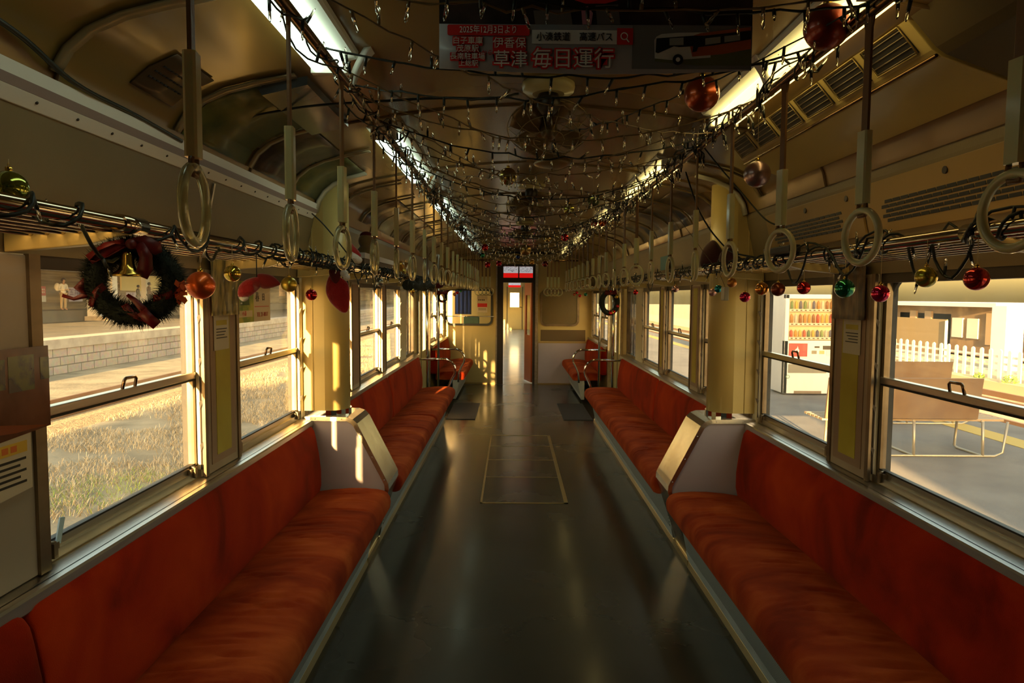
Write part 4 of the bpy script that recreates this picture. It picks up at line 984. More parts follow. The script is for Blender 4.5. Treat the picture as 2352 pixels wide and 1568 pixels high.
MB().box(x0, x1, PY - .0006, PY + .0008, zm, zt_).build('photo_area', M('poster_night_photo', (.012, .010, .010), .4, col2=(.06, .04, .035), scale=9, coat=.2, contrast=(.45, .7)), t)
gx = ppt(1452, 100).x
MB().box(gx, x1, PY - .0022, PY - .0008, zb_ + .002, zm).build('grey_field', M('poster_grey', (.16, .16, .17), .5), t)
def plate(xa, ya, xb, yb, m, nm, off=.003, th=.001):
    a = ppt(xa, ya); c = ppt(xb, yb); return MB().box(a.x, c.x, PY - off - th, PY - off, c.z, a.z).build(nm, m, t)
plate(1222, 70, 1416, 103, M('search_white', (.66, .66, .66), .5), 'search_box'); plate(1417, 66, 1453, 104, redp, 'search_button')
mg = at_y(1434, 83, PY - .0045); b = MB(); b.tube([(mg.x + .0075 * math.cos(2 * PI * i / 16), mg.y, mg.z + .0075 * math.sin(2 * PI * i / 16)) for i in range(16)], .0013, 5, closed=True); b.tube([(mg.x + .005, mg.y, mg.z - .006), (mg.x + .011, mg.y, mg.z - .013)], .0015, 5); b.build('magnifier_mark', paper, t)
def ptext(body, px, py, hpx, col, outl=None, xs=1.0, off=.0):
    p = at_y(px, py, PY - .0045); sz = hpx / F * PY * 1.22
    if outl and hpx > 24: stext(body, sz, outl, t, (p.x, PY - .0038, p.z), offset=.075 * sz, name='lettering_outline', xs=xs)
    elif outl:
        w = len(body) * sz * .46 * xs; plate_ = MB(); h = sz * .56; plate_.prism([(p.x + x_, p.z + z_) for x_, z_ in ((-w, -h * .8), (-w * .97, -h), (w * .97, -h), (w, -h * .8), (w, h * .8), (w * .97, h), (-w * .97, h), (-w, h * .8))], PY - .0040, PY - .0036); plate_.build('red_backing', outl, t)
    stext(body, sz * (.92 if outl and hpx <= 24 else 1), col, t, (p.x, PY - .0052, p.z), xs=xs)
ptext('小湊鉄道　高速バス', 1320, 86, 17, blackp, xs=.92)
ptext('2025年12月3日より', 1122, 69, 17, paper, redp, .80)
ptext('白子車庫', 1074, 94, 15, paper, redp); ptext('茂原駅', 1074, 112, 15, paper, redp)
ptext('長南駐車場', 1074, 130, 14, paper, redp); ptext('上総駅', 1076, 146, 13, paper, redp)
ptext('から', 1119, 122, 11, redp); ptext('伊香保', 1170, 100, 22, paper, redp); ptext('草津', 1172, 138, 32, paper, redp); ptext('毎日運行', 1316, 137, 38, paper, redp)
# the two coaches on the advert
def coach(pts, m, nm, off): 
    b = MB(); b.prism([(at_y(x, y, PY - off).x, at_y(x, y, PY - off).z) for x, y in pts], PY - off, PY - off + .001); b.build(nm, m, t)
coach([(1503, 92), (1508, 84), (1520, 78), (1560, 75), (1632, 74), (1632, 132), (1545, 138), (1504, 134)], M('coach_white', (.58, .57, .54), .4), 'white_coach', .0042)
coach([(1508, 88), (1590, 82), (1626, 82), (1626, 104), (1560, 108), (1548, 106), (1512, 122), (1506, 120)], blackp, 'coach_glass', .0052)
coach([(1584, 100), (1592, 82), (1610, 76), (1725, 62), (1725, 112), (1660, 124), (1590, 130)], M('coach_red', (.42, .10, .03), .4), 'red_coach', .0048)
coach([(1594, 98), (1600, 84), (1725, 70), (1725, 90), (1640, 104), (1604, 108), (1600, 118), (1590, 120)], blackp, 'coach_glass', .0056)
coach([(1620, 88), (1655, 84), (1655, 98), (1620, 103)], M('coach_pane', (.30, .30, .28), .4), 'coach_pane', .0062); coach([(1664, 83), (1700, 79), (1700, 92), (1664, 97)], M('coach_pane'), 'coach_pane', .0062); coach([(1538, 88), (1570, 86), (1570, 103), (1538, 104)], M('coach_pane'), 'coach_pane', .0058)
for px in (1557, ): 
    c = at_y(px, 137, PY - .006); MB().lathe([(.012, -.001), (.012, .0)], (c.x, PY - .0058, c.z), 16, 'y').build('coach_wheel', blackp, t)
    MB().lathe([(.005, -.001), (.005, .0)], (c.x, PY - .0065, c.z), 12, 'y').build('coach_wheel_hub', paper, t)
coach([(1504, 134), (1725, 114), (1725, 150), (1600, 150), (1504, 141)], M('field_green', (.12, .13, .06), .6), 'green_ground', .0036)
coach([(1320, 0), (1330, -14), (1400, -14), (1420, 0), (1390, 8), (1345, 8)], redp, 'red_spot', .0022)
coach([(1335, 20), (1350, 14), (1362, 30), (1358, 56), (1338, 56)], M('pink_print', (.40, .16, .22), .5), 'pink_figure', .0022)
coach([(1225, 24), (1310, 22), (1315, 56), (1230, 56)], M('grey_print', (.10, .09, .085), .5), 'street_patch', .0018)
coach([(1368, 12), (1420, 10), (1425, 56), (1372, 56)], M('grey_print'), 'street_patch', .0018)
for xx in (x0 + .02, x1 - .02): MB().tube([(xx, PY - .004, 2.30), (xx, PY - .004, 2.35)], .006, 6).build('holder', alud, t)

# arched advert frames and grilles in the ceiling cove
def cove(s, y0, y1, off, i0=1, i1=8):
    P = PROF[i0:i1]; rows = []
    fine = []
    for a, c in zip(P, P[1:]):
        for q in range(3): fine.append((a[0] + (c[0] - a[0]) * q / 3, a[1] + (c[1] - a[1]) * q / 3))
    fine.append(P[-1]); cx, cz = .95, 1.95; out = []
    for x, z in fine:
        d = Vector((cx - x, cz - z)).normalized() * off; out.append((s * (x + d.x), z + d.y))
    return out
def cove_panel(s, y0, y1, m, lab, nm='cove_poster', i0=1, i1=6, film=True):
    L = cove(s, y0, y1, .006, i0, i1); t = thing(nm, lab, 'poster', (s * 1.1, (y0 + y1) / 2, 2.1))
    b = MB(); b.grid([[(x, y, z) for x, z in L] for y in (y0, y1)]); o = b.build('sheet', m, t); o.modifiers.new('thick', 'SOLIDIFY').thickness = .001
    if film:
        L2 = cove(s, y0, y1, .012, i0, i1); b = MB(); rr = random.Random(int(y0 * 100)); b.grid([[(x + s * .004 * rr.random(), y0 + (y1 - y0) * k / 8, z - .004 * rr.random()) for x, z in L2] for k in range(9)]); b.build('clear_film', filmm, t)
    return t
frm = M('cove_frame', (.26, .19, .09), .32, .4)
for s, nm in SIDES:
    ys = (1.66, 2.25, 2.86, 3.40) if s < 0 else (3.60,)
    allys = [y for y in ys] + [4.35, 4.95, 5.55, 6.15, 6.75, 7.35, 7.95]
    for i, y in enumerate(allys):
        L = cove(s, y, y, .008, 1, 7)
        b = MB(); b.grid([[(x, y - .018, z) for x, z in L], [(x, y + .018, z) for x, z in L]]); o = b.build('cove_rib', frm); o.modifiers.new('thick', 'SOLIDIFY').thickness = .007
        tag(o, 'arched brown advert rib in the %s ceiling cove, %s from the camera' % (nm, ORD[i]), 'frame', 'arched cove ribs on the %s' % nm)
picA = M('forest_print', (.16, .15, .03), .35, col2=(.04, .07, .015), scale=5, coat=.5, contrast=(.4, .6))
picB = M('dark_print', (.05, .03, .02), .3, col2=(.22, .14, .10), scale=6, coat=.6, contrast=(.45, .75))
picC = M('mixed_print', (.30, .22, .12), .3, col2=(.06, .09, .16), scale=4, coat=.6, contrast=(.45, .6))
cove_panel(-1, 2.29, 2.82, picA, 'green forest advert in the left ceiling cove, nearest of its row')
cove_panel(-1, 2.90, 3.36, picB, 'dark film-wrapped advert in the left ceiling cove behind the green one')
cove_panel(-1, 3.42, 3.86, picA, 'green advert in the left ceiling cove, just before the pillar')
for i, (a, c) in enumerate(((4.99, 5.51), (5.59, 6.11), (6.19, 6.71), (6.79, 7.31))): cove_panel(-1, a, c, (picB, M('cream_print', (.45, .36, .2), .4), picC, picB)[i], 'advert in the left ceiling cove beyond the pillar, %s one' % ORD[i])
for i, (a, c) in enumerate(((4.39, 4.91), (4.99, 5.51), (5.59, 6.11), (6.19, 6.71), (6.79, 7.31))): cove_panel(1, a, c, (picB, picC, M('blue_print', (.06, .09, .22), .3, col2=(.45, .38, .25), scale=3, coat=.5), picC, M('cream_print'))[i], 'advert in the right ceiling cove beyond the pillar, %s one' % ORD[i])
# small perforated grille plate in the left cove
t = thing('vent_grille', 'brown perforated grille plate in the left ceiling cove', 'vent', (-1.1, 2.03, 2.2))
L = cove(-1, 0, 0, .004, 2, 5); b = MB(); b.grid([[(x, y, z) for x, z in L] for y in (1.93, 2.16)]); o = b.build('plate', M('grille_brown', (.10, .06, .03), .35, .4), t); o.modifiers.new('thick', 'SOLIDIFY').thickness = .004
b = MB(); L = cove(-1, 0, 0, .0075, 2, 5)
for i in range(2, len(L) - 2):
    x, z = L[i]
    for k in range(9): b.box(x - .004, x + .004, 1.955 + k * .021, 1.969 + k * .021, z - .002, z + .002)
b.build('perforation', blackp, t)['kind'] = 'stuff'
# dark rectangular blue-grey box in the left cove
tag(MB().prism([(-.95, 2.245), (-.93, 2.215), (-.78, 2.25), (-.78, 2.279)], 2.30, 2.86).build('cove_box', M('dark_blue_print', (.03, .03, .035), .2, col2=(.10, .12, .13), scale=3, coat=.5)), 'dark glossy box above the green cove advert on the left', 'box')

# air conditioner housing with louvres on the right
t = thing('air_conditioner', 'long cream louvred air duct box under the right edge of the ceiling', 'air conditioner', (1.0, 2.5, 2.17))
b = newmb(M('duct_cream', (.56, .44, .16), .30, coat=.4)); b.prism([(.95, 2.185), (.975, 2.168), (1.17, 2.10), (1.19, 2.12), (1.10, 2.20), (.88, 2.27), (.875, 2.268)], 1.76, 3.18); b.build('housing', None, t, bevel=.006)
for k in range(6):
    a = 1.80 + k * .23
    b = newmb(blackp); P = Vector((.943, 2.193)); Q = Vector((.888, 2.260)); NN = Vector((-.77, -.64))
    b.prism([tuple(P + NN * .004), tuple(P - NN * .002), tuple(Q - NN * .002), tuple(Q + NN * .004)], a, a + .19); b.build('opening', None, t)
    b = newmb(alud)
    for q in range(5):
        p = P.lerp(Q, (q + .3) / 5) + NN * .006; b.tube([(p.x, a + .004, p.y), (p.x, a + .186, p.y)], .0022, 5)
    b.build('slat', None, t)['kind'] = 'stuff'
    b = newmb(br); pa = P + NN * .008; qa = Q + NN * .008; b.tube([(pa.x, a, pa.y), (pa.x, a + .19, pa.y), (qa.x, a + .19, qa.y), (qa.x, a, qa.y)], .0028, 5, closed=True); b.build('louvre_frame', None, t)
b = newmb(bronze); b.tube([(.962, y, 2.171) for y in (1.76, 2.4, 3.18)], .005, 6); b.build('edge_strip', None, t)
t = thing('duct_end', 'squared duct end box at the top right of the car, coloured as unlit', 'duct', (1.0, 1.2, 2.2))
b = newmb(M('duct_shaded', (.10, .075, .035), .35)); b.prism([(.95, 2.185), (.975, 2.168), (1.17, 2.10), (1.19, 2.12), (1.10, 2.20), (.88, 2.27), (.875, 2.268)], .3, 1.745); b.build('housing', None, t, bevel=.01)  # unlit end of the cream duct: its shade is put into the colour
# header panels with perforated black grilles on the right
HP = lambda z: 1.3 - (z - ZT) / (2.0 - ZT) * .075
for i, (a, c) in enumerate(((.55, 1.60), (1.62, 2.62), (2.64, 3.60))):
    t = thing('heater_panel', 'cream header panel with a black slotted grille over the right windows, %s from the camera' % ORD[i], 'panel', (1.24, (a + c) / 2, 1.78), 'slotted header panels on the right')
    z0, z1 = 1.80, 1.985
    b = newmb(M('panel_ochre', (.27, .175, .055), .4)); b.prism([(HP(z0) - .002, z0), (HP(z0) - .012, z0), (HP(z1) - .012, z1), (HP(z1) - .002, z1)], a, c); b.build('panel', None, t, bevel=.002)
    b = newmb(blackp)
    for r in range(5):
        for k in range(14):
            ya = a + .16 + k * .05 + .025 * (r % 2); z = 1.835 + r * .0165
            b.prism([(HP(z) - .0145, z), (HP(z) - .0115, z), (HP(z) - .0115, z + .0135), (HP(z) - .0145, z + .0135)], ya, ya + .046)
    o = b.build('slots', None, t); o['kind'] = 'stuff'
    for yy in (a + .10, (a + c) / 2): MB().lathe([(.012, HP(1.955) - .016), (.012, HP(1.955) - .010)], (0, yy, 1.955), 12, 'x').build('knob', dark, t)

# notices, photo poster and wrapped pictures on the side walls
def wallsheet(s, ya, yb, za, zb, m, nm, lab, th=.0015, x=1.283, slant=0):
    t = thing(nm, lab, 'notice' if nm == 'notice' else 'poster', (s * x, (ya + yb) / 2, za))
    MB().prism([(ya, za - slant), (yb, za), (yb, zb), (ya, zb - slant * .3)], s * x, s * (x + th), 'x').build('sheet', m, t); return t
for s, nm in SIDES:
    a = at_x(475, 815, -1.283) if s < 0 else at_x(2015, 835, 1.283); y0, y1 = 2.70, 2.84
    t = wallsheet(s, y0, y1, 1.335, 1.475, M('beige_notice', (.58, .53, .42), .6), 'notice', 'small beige notice with yellow heading on the %s window post above the yellow sheet' % nm, x=1.280)
    MB().box(s * 1.2792, s * 1.2800, y0 + .02, y1 - .02, 1.435, 1.455).build('yellow_heading', yellow, t)
    b = newmb(blackp)
    for k in range(4): b.box(s * 1.2792, s * 1.2800, y0 + .02, y1 - .02 - .012 * (k % 3), 1.418 - k * .012, 1.422 - k * .012)
    b.build('print_lines', None, t)['kind'] = 'stuff'
    # crumpled film-wrapped picture over the post
    t = thing('wrapped_picture', ('olive green' if s < 0 else 'grey-brown') + ' picture in crumpled clear film hanging on the %s post' % nm, 'picture', (s * 1.262, 2.79, 1.47))
    b = MB(); rows = []
    for j in range(13):
        z = 1.475 + .24 * j / 12; rows.append([(s * (1.268 + .006 * noise.noise(Vector((i * .5, j * .25, s * 3)))), 2.655 + .27 * i / 14, z) for i in range(15)])
    b.grid(rows); o = b.build('picture', M('olive_picture' if s < 0 else 'bark_picture', (.04, .05, .012) if s < 0 else (.15, .10, .06), .35, col2=(.36, .30, .10) if s < 0 else (.03, .028, .03), scale=34, stretch=(1, 1, .22), contrast=(.42, .60)), t); o.modifiers.new('thick', 'SOLIDIFY').thickness = .001
    b = MB(); rows = []
    for j in range(17):
        z = 1.468 + .255 * j / 16; rows.append([(s * (1.258 + .016 * noise.noise(Vector((i * .55, j * .22, s * 7)))), 2.648 + .285 * i / 18, z) for i in range(19)])
    b.grid(rows); b.build('film', filmm, t)
# framed photo poster and notice on the near left post
t = thing('photo_poster', 'dark photo poster of a train carriage interior at the left edge', 'poster', (-1.27, 1.60, 1.22))
MB().prism([(1.30, 1.20), (1.722, 1.225), (1.722, 1.428), (1.30, 1.43)], -1.277, -1.274, 'x').build('sheet', M('photo_dark', (.07, .028, .014), .2, col2=(.16, .07, .04), scale=5, coat=.15), t)
for i, (a, c, z0, z1) in enumerate(((1.46, 1.572, 1.335, 1.405), (1.582, 1.668, 1.325, 1.41), (1.69, 1.722, 1.345, 1.40))):
    MB().box(-1.2738, -1.2732, a, c, z0, z1).build('pictured_window', M('pictured_green', (.10, .12, .04), .25, col2=(.03, .035, .04), scale=14, coat=.6, contrast=(.45, .55)), t)
b = newmb(M('photo_rust', (.22, .06, .02), .25, coat=.6)); b.prism([(1.40, 1.27), (1.55, 1.255), (1.71, 1.228), (1.60, 1.228), (1.40, 1.245)], -1.2738, -1.2732, 'x'); b.build('pictured_seat', None, t)
t = thing('notice', 'pale yellow-headed notice below the dark photo poster at the left edge', 'notice', (-1.278, 1.56, 1.1))
MB().prism([(1.40, 1.065), (1.650, 1.085), (1.650, 1.222), (1.40, 1.218)], -1.2775, -1.275, 'x').build('sheet', M('pale_notice', (.55, .50, .40), .6), t)
MB().box(-1.2748, -1.2742, 1.42, 1.635, 1.178, 1.205).build('yellow_heading', M('notice_yellow', (.62, .42, .04), .5), t)
b = newmb(M('orange_print', (.60, .16, .03), .5)); 
for k in range(6): b.box(-1.2741, -1.2738, 1.44 + k * .028, 1.46 + k * .028, 1.184, 1.199)
b.build('heading_letters', None, t)['kind'] = 'stuff'
b = newmb(blackp)
for k in range(5): b.box(-1.2748, -1.2742, 1.42, 1.63 - .02 * (k % 2), 1.160 - k * .014, 1.166 - k * .014)
b.build('print_lines', None, t)['kind'] = 'stuff'
# sticker on the second left window
t = thing('window_sticker', 'green and beige sticker on the glass of the second left window', 'sticker', (-1.342, 3.25, 1.42))
sa = at_x(537, 743, -1.330); sb = at_x(621, 738, -1.330); sy0, sy1 = sa.y, sb.y; sm = sy0 + (sy1 - sy0) * .52
stg = M('sticker_green', (.20, .30, .03), .5, col2=(.55, .50, .05), scale=9, contrast=(.45, .6)); stb = M('sticker_beige', (.70, .56, .36), .55)
MB().box(-1.3310, -1.3300, sy0, sm, 1.43, 1.62).build('green_half', stg, t); MB().box(-1.3310, -1.3300, sm, sy1, 1.43, 1.62).build('beige_half', stb, t)
MB().box(-1.3298, -1.3293, sm + .01, sy1 - .02, 1.500, 1.503).build('rule', redp, t)
stext('TEL 21-0017', .030, M('sticker_red', (.55, .10, .06), .5), t, (-1.3290, (sm + sy1) / 2, 1.462), (PI / 2, 0, PI / 2), xs=.95)
stext('春', .050, blackp, t, (-1.3290, sm + .045, 1.545), (PI / 2, 0, PI / 2)); stext('日', .040, blackp, t, (-1.3290, sm + .125, 1.545), (PI / 2, 0, PI / 2))
b = newmb(M('sticker_tree', (.04, .10, .02), .5))
for k in range(9): yy = sy0 + .08 + k * .012; b.prism([(yy - .008, 1.51), (yy + .008, 1.51), (yy, 1.545 + .02 * (k % 3))], -1.3298, -1.3293, 'x')
b.build('tree_shape', None, t)['kind'] = 'stuff'
MB().box(-1.3298, -1.3293, sy0 + .02, sm - .02, 1.455, 1.485).build('pale_band', M('sticker_pale', (.75, .60, .35), .5), t)
stext('小湊', .026, redp, t, (-1.3289, (sy0 + sm) / 2, 1.47), (PI / 2, 0, PI / 2))
# small bright window wedges
for i, (y, lab) in enumerate(((1.775, 'pale blue wedge tucked in the bottom corner of the nearest left window'), (2.965, 'pale blue wedge tucked in the bottom corner of the second left window'))):
    b = newmb(M('pale_blue_plastic', (.50, .72, .88), .4)); b.prism([(y, .895), (y + .018, .89), (y + .040, .955), (y + .020, .96)], -1.312, -1.308, 'x'); tag(b.build('window_wedge'), lab, 'wedge')

# ------------------------------------------------------------------ poles and hooped arm rails by the doors
for s, nm in SIDES:
    tag(MB().tube([(s * 1.15, 8.42, 0), (s * 1.15, 8.42, 2.21)], .017, 12).build('door_pole', chrome), 'upright chrome pole at the near edge of the %s door' % nm, 'pole')
    tag(MB().tube([(s * 1.17, 9.90, 0), (s * 1.17, 9.90, 2.18)], .017, 12).build('door_pole', chrome), 'upright chrome pole at the far edge of the %s door' % nm, 'pole')
    for j, y in enumerate((8.34, 9.94)):
        pts = [(s * 1.27, y, .775), (s * .99, y, .785)]
        for i in range(9):
            th = PI / 2 - (PI * .62) * i / 8; pts.append((s * (.93 - .135 * math.cos(th)), y, .645 + .14 * math.sin(th)))
        pts += [(s * .845, y, .52), (s * .875, y, .44), (s * .885, y, .30)]
        tag(MB().tube(pts, .015, 12).build('arm_rail', chrome), 'curved chrome arm rail at the %s side of the %s doorway' % ('near' if j == 0 else 'far', nm), 'rail')

# ------------------------------------------------------------------ fairy lights
def catenary(p, q, sag, n=22, wob=.006, seed=0):
    rr = random.Random(seed); P = []
    for i in range(n + 1):
        u = i / n; v = p.lerp(q, u); v.z -= 4 * sag * u * (1 - u); k = math.sin(PI * u)
        v += Vector((0, (rr.random() - .5) * wob * 5 * k, (rr.random() - .5) * wob * 2 * k)); P.append(v)
    return P
def bulb_proto(clear):
    b = MB(); k = 1.0
    if clear:
        b.tube([(0, 0, 0), (0, 0, -.012)], .0032, 6, m=wireb); b.tube([(0, 0, -.012), (0, 0, -.034), (0, 0, -.040)], [.0034, .0030, .0012], 6, m=glassb)
    else:
        b.tube([(0, 0, .002), (0, 0, -.020)], .0032, 6, m=wirek); b.tube([(0, 0, -.020), (0, 0, -.034), (0, 0, -.039)], [.0026, .0024, .001], 6, m=glassb)
    o = b.build('bulb', None); me = o.data; bpy.data.objects.remove(o); return me
# recentred meshes have their origin at the lowest point, so hang them by their length
BK = bulb_proto(False); BC = bulb_proto(True)
def bulbs(path, parent, clear, step, rr, maxn=60, up=.3):
    acc = step * .5; n = 0; base = rootloc(parent)
    for a, c in zip(path, path[1:]):
        L = (c - a).length; 
        while acc < L and n < maxn:
            p = a.lerp(c, acc / L); o = bpy.data.objects.new('bulb', BC if clear else BK); COL.objects.link(o); o.parent = parent
            tl = rr.gauss(0, .35) if rr.random() > up else PI + rr.gauss(0, .6); az = rr.random() * 2 * PI; o.scale = (1.3, 1.3, 1.15)
            R = Matrix.Rotation(az, 3, 'Z') @ Matrix.Rotation(tl, 3, 'X'); h = .046
            o.rotation_euler = R.to_euler(); o.location = p - base - R @ Vector((0, 0, h)); acc += step * (.8 + .4 * rr.random()); n += 1
        acc -= L
rr = random.Random(21)
ys = [1.28, 1.62, 1.95, 2.10, 2.42, 2.65, 2.95, 3.15, 3.5, 3.8, 4.1, 4.35, 4.7, 5.0, 5.3, 5.65, 6.0, 6.35, 6.7, 7.1, 7.5, 7.9, 8.3, 8.8, 9.3, 9.8, 10.3]
for i, y in enumerate(ys):
    clear = i % 3 == 1 or i in (6, 9); ya = y + rr.gauss(0, .10); yb = y + rr.gauss(0, .22)
    sag = .045 + .013 * i * .8 + rr.random() * .05 if y > 1.7 else .05
    p = Vector((RAIL[-1] + .005, ya, RLZ + .012)); q = Vector((RAIL[1] - .005, yb, RLZ + .012))
    path = catenary(p, q, min(sag, .19), 24, .007, i)
    t = thing('fairy_light_string', ('clear-wired' if clear else 'dark green') + ' fairy light string slung across between the strap rails, %s from the camera' % ORD[i], 'string lights', tuple(p), 'fairy light strings across the ceiling')
    w = MB(); w.tube(path, .0021 if clear else .0028, 5, m=wireb if clear else wirek)
    p2 = [v + Vector((0, .003 * math.sin(k * 2.1), .003 * math.cos(k * 2.1))) for k, v in enumerate(path)]; w.tube(p2, .0016, 4, m=wireb if clear else wirek); w.build('wire', None, t)
    bulbs(path, t, clear, .085 if y < 6 else .10, rr, 22)
# strings sagging lengthwise and diagonally
for i, (a, c, sg, cl) in enumerate((((-.60, 2.2, 2.21), (.20, 4.6, 2.32), .10, True), ((.69, 1.5, 2.21), (.05, 3.3, 2.33), .06, False), ((-.60, 3.9, 2.21), (.69, 5.9, 2.21), .15, True), ((.69, 4.4, 2.21), (-.60, 6.6, 2.21), .17, False), ((-.60, 1.35, 2.21), (.69, 2.75, 2.21), .10, True), ((.69, 6.2, 2.21), (-.60, 8.6, 2.21), .18, True), ((-.60, 2.0, 2.21), (.69, 3.4, 2.21), .09, True), ((.69, 2.3, 2.21), (-.60, 3.6, 2.21), .12, True), ((-.60, 2.6, 2.21), (.69, 3.9, 2.21), .14, True), ((-.60, 4.4, 2.21), (.69, 5.0, 2.21), .16, True), ((.69, 4.8, 2.21), (-.60, 5.8, 2.21), .15, True), ((-.60, 5.2, 2.21), (.69, 7.0, 2.21), .17, True), ((.69, 6.9, 2.21), (-.60, 7.8, 2.21), .17, True), ((-.60, 3.2, 2.21), (.69, 4.5, 2.21), .13, True), ((-.60, 7.3, 2.21), (.69, 9.1, 2.21), .18, True), ((.69, 8.0, 2.21), (-.60, 9.4, 2.21), .18, True), ((-.60, 8.8, 2.21), (.69, 10.4, 2.21), .18, True))):
    p, q = Vector(a), Vector(c); path = catenary(p, q, sg, 30, .008, 50 + i)
    t = thing('fairy_light_string', 'fairy light string running slantwise under the ceiling, %s from the camera' % ORD[i], 'string lights', a, 'slanting fairy light strings')
    w = MB(); w.tube(path, .0022, 5, m=wireb if cl else wirek); w.build('wire', None, t); bulbs(path, t, cl, .09, rr, 30)
# light cords wound round rails and rack tubes
def wound(lab, y0, y1, cx, cz, r, pitch, seed, thick=.0032, step=.11, loops=True, nm='light_cord', droop=0):
    rr = random.Random(seed); t = thing(nm, lab, 'string lights', (cx, (y0 + y1) / 2, cz)); P = []; y = y0; th = rr.random() * 6
    while y < y1:
        q = r + .004 * rr.random(); dz = 0
        P.append(Vector((cx + q * math.cos(th), y, cz + q * math.sin(th)))); th += .55; y += pitch * .55 / (2 * PI) * (.5 + rr.random())
        if droop and rr.random() < droop and y < y1 - .3:
            L = .10 + .16 * rr.random(); D = .03 + .08 * rr.random(); b0 = P[-1].copy()
            for k in range(1, 9):
                u = k / 9; P.append(Vector((b0.x - (cx > 0 and .01 or -.01) * 0, b0.y + L * u, b0.z - .01 - D * math.sin(PI * u) + .004 * rr.random())))
            y += L
    w = MB(); w.tube(P, thick, 5, m=wirek); w.build('wire', None, t)
    bulbs(P, t, False, step, rr, 90, .45)
wound('dark light cord wound round the left luggage rack tube in loose loops', .9, 3.3, -RX, RZ, .025, .15, 1, .0044, droop=.035, step=.13)
wound('dense dark light cord bundle round the left rack tube below the pillar', 3.3, 8.2, -RX, RZ, .026, .10, 2, droop=.02, step=.16)
wound('dark light cord wound round the right luggage rack tube in loose loops', .9, 3.4, RX, RZ, .025, .12, 3, .0042, droop=.04, step=.12)
wound('second dark light cord lying loosely along the right rack tube', .9, 3.4, RX, RZ + .012, .030, .30, 13, .0038, droop=.05, step=.12)
wound('second dark light cord bundled on the left rack tube before the pillar', 2.6, 5.0, -RX, RZ, .030, .09, 14, .0036, droop=.03, step=.12)
wound('dense dark light cord bundle along the far right rack tube', 3.4, 8.2, RX, RZ, .026, .11, 4, droop=.02, step=.16)
for j in range(3):
    wound('light cord wrapped along the left strap rail, %s layer' % ('inner', 'middle', 'outer')[j], (1.2, 2.6, 1.6)[j], 10.8, RAIL[-1], RLZ, .020 + .012 * j, (.30, .45, .6)[j], 5 + 20 * j, .0026, (.14, .07, .09)[j])
    wound('light cord wrapped along the right strap rail, %s layer' % ('inner', 'middle', 'outer')[j], (1.2, 1.4, 2.4)[j], 10.8, RAIL[1], RLZ, .020 + .014 * j, (.26, .4, .6)[j], 6 + 20 * j, .0026, (.14, .06, .08)[j])
# black supply cables
def cable(pts, lab, r=.005):
    V = [Vector(p) for p in pts]; P = []
    for i in range(len(V) - 1):
        a = V[max(i - 1, 0)]; b_ = V[i]; c = V[i + 1]; d = V[min(i + 2, len(V) - 1)]
        for k in range(8):
            u = k / 8; P.append(.5 * ((2 * b_) + (c - a) * u + (2 * a - 5 * b_ + 4 * c - d) * u * u + (3 * b_ - a - 3 * c + d) * u ** 3))
    P.append(V[-1]); tag(MB().tube(P, r, 6).build('power_cable', wirek), lab, 'cable')
cable([(-1.19, 1.05, 2.14), (-1.16, 1.25, 2.13), (-1.165, 1.50, 2.115), (-1.18, 1.72, 2.075), (-1.188, 2.0, 2.072), (-1.19, 2.28, 2.06)], 'thick black cable draped along the left ceiling cove above the white strip', .0065)
cable([tuple(at_y(x, y, d)) for x, y, d in ((498, 335, 2.62), (520, 300, 2.6), (580, 268, 2.55), (640, 255, 2.5), (700, 245, 2.45), (780, 238, 2.4), (880, 232, 2.4), (1010, 225, 2.4), (1130, 226, 2.4), (1190, 215, 2.5))], 'thin black cable crossing the ceiling from the left cove to the fan', .0045)
cable([(-1.22, 3.78, 2.02), (-1.15, 3.82, 1.95), (-1.05, 3.86, 1.82), (-1.0, 3.9, 1.74)], 'black cable slanting down in front of the left pillar', .004)
cable([tuple(at_y(x, y, d)) for x, y, d in ((1575, 395, 3.5), (1600, 470, 3.4), (1620, 510, 3.3), (1645, 545, 3.2), (1680, 578, 3.1), (1730, 590, 3.0))], 'black cable looping from the strap rail down to the right rack', .004)
cable([tuple(at_y(x, y, d)) for x, y, d in ((1618, 340, 3.1), (1660, 392, 3.0), (1710, 450, 2.9), (1760, 505, 2.8), (1800, 520, 2.75))], 'second black cable slanting in front of the right pillar', .0035)
tag(MB().box(.955, 1.0, 2.62, 2.86, 1.735, 1.765).build('power_adapter', blackp, bevel=.006), 'flat black power adapter lying on the right luggage rack tube', 'adapter')

# ------------------------------------------------------------------ baubles
def bauble(c, r, col, rough, lab, grp=None, hang=.03, cap=goldm, clear=False, top=None):
    t = thing('bauble', lab, 'bauble', tuple(c), grp); c = Vector(c)
    key = 'bauble_%02d_%02d_%02d_%02d' % tuple(int(99 * q) for q in (*col, rough))
    if clear: m = M(key + '_clear', col, .03, trans=.85, ior=1.1)
    else: m = MT.get(key) or glassy(key, col, rough)
    MB().sphere(c, r, 28).build('ball', m, t)
    b = MB(); b.lathe([(r * .17, r * .94), (r * .19, r * 1.0), (r * .19, r * 1.18), (r * .10, r * 1.22)], c, 12); b.build('cap', cap, t)
    MB().tube([(c.x, c.y + r * .10 * math.sin(2 * PI * i / 10), c.z + r * 1.30 + r * .10 * math.cos(2 * PI * i / 10)) for i in range(10)], r * .02, 4, closed=True).build('ring', cap, t)
    MB().tube([(c.x, c.y, c.z + r * 1.35), (c.x, c.y, c.z + r * 1.35 + hang)], .0008, 4).build('thread', M('gold_thread', (.6, .45, .2), .4), t)
    return t
def bx(px, py, x, rp, col, rough, lab, **k):
    p = at_x(px, py, x); d = (p - CAM).dot(FW); k['hang'] = max(.01, RZ - .002 - p.z - 1.35 * rp * d / F); return bauble(p, rp * d / F, col, rough, lab, **k)
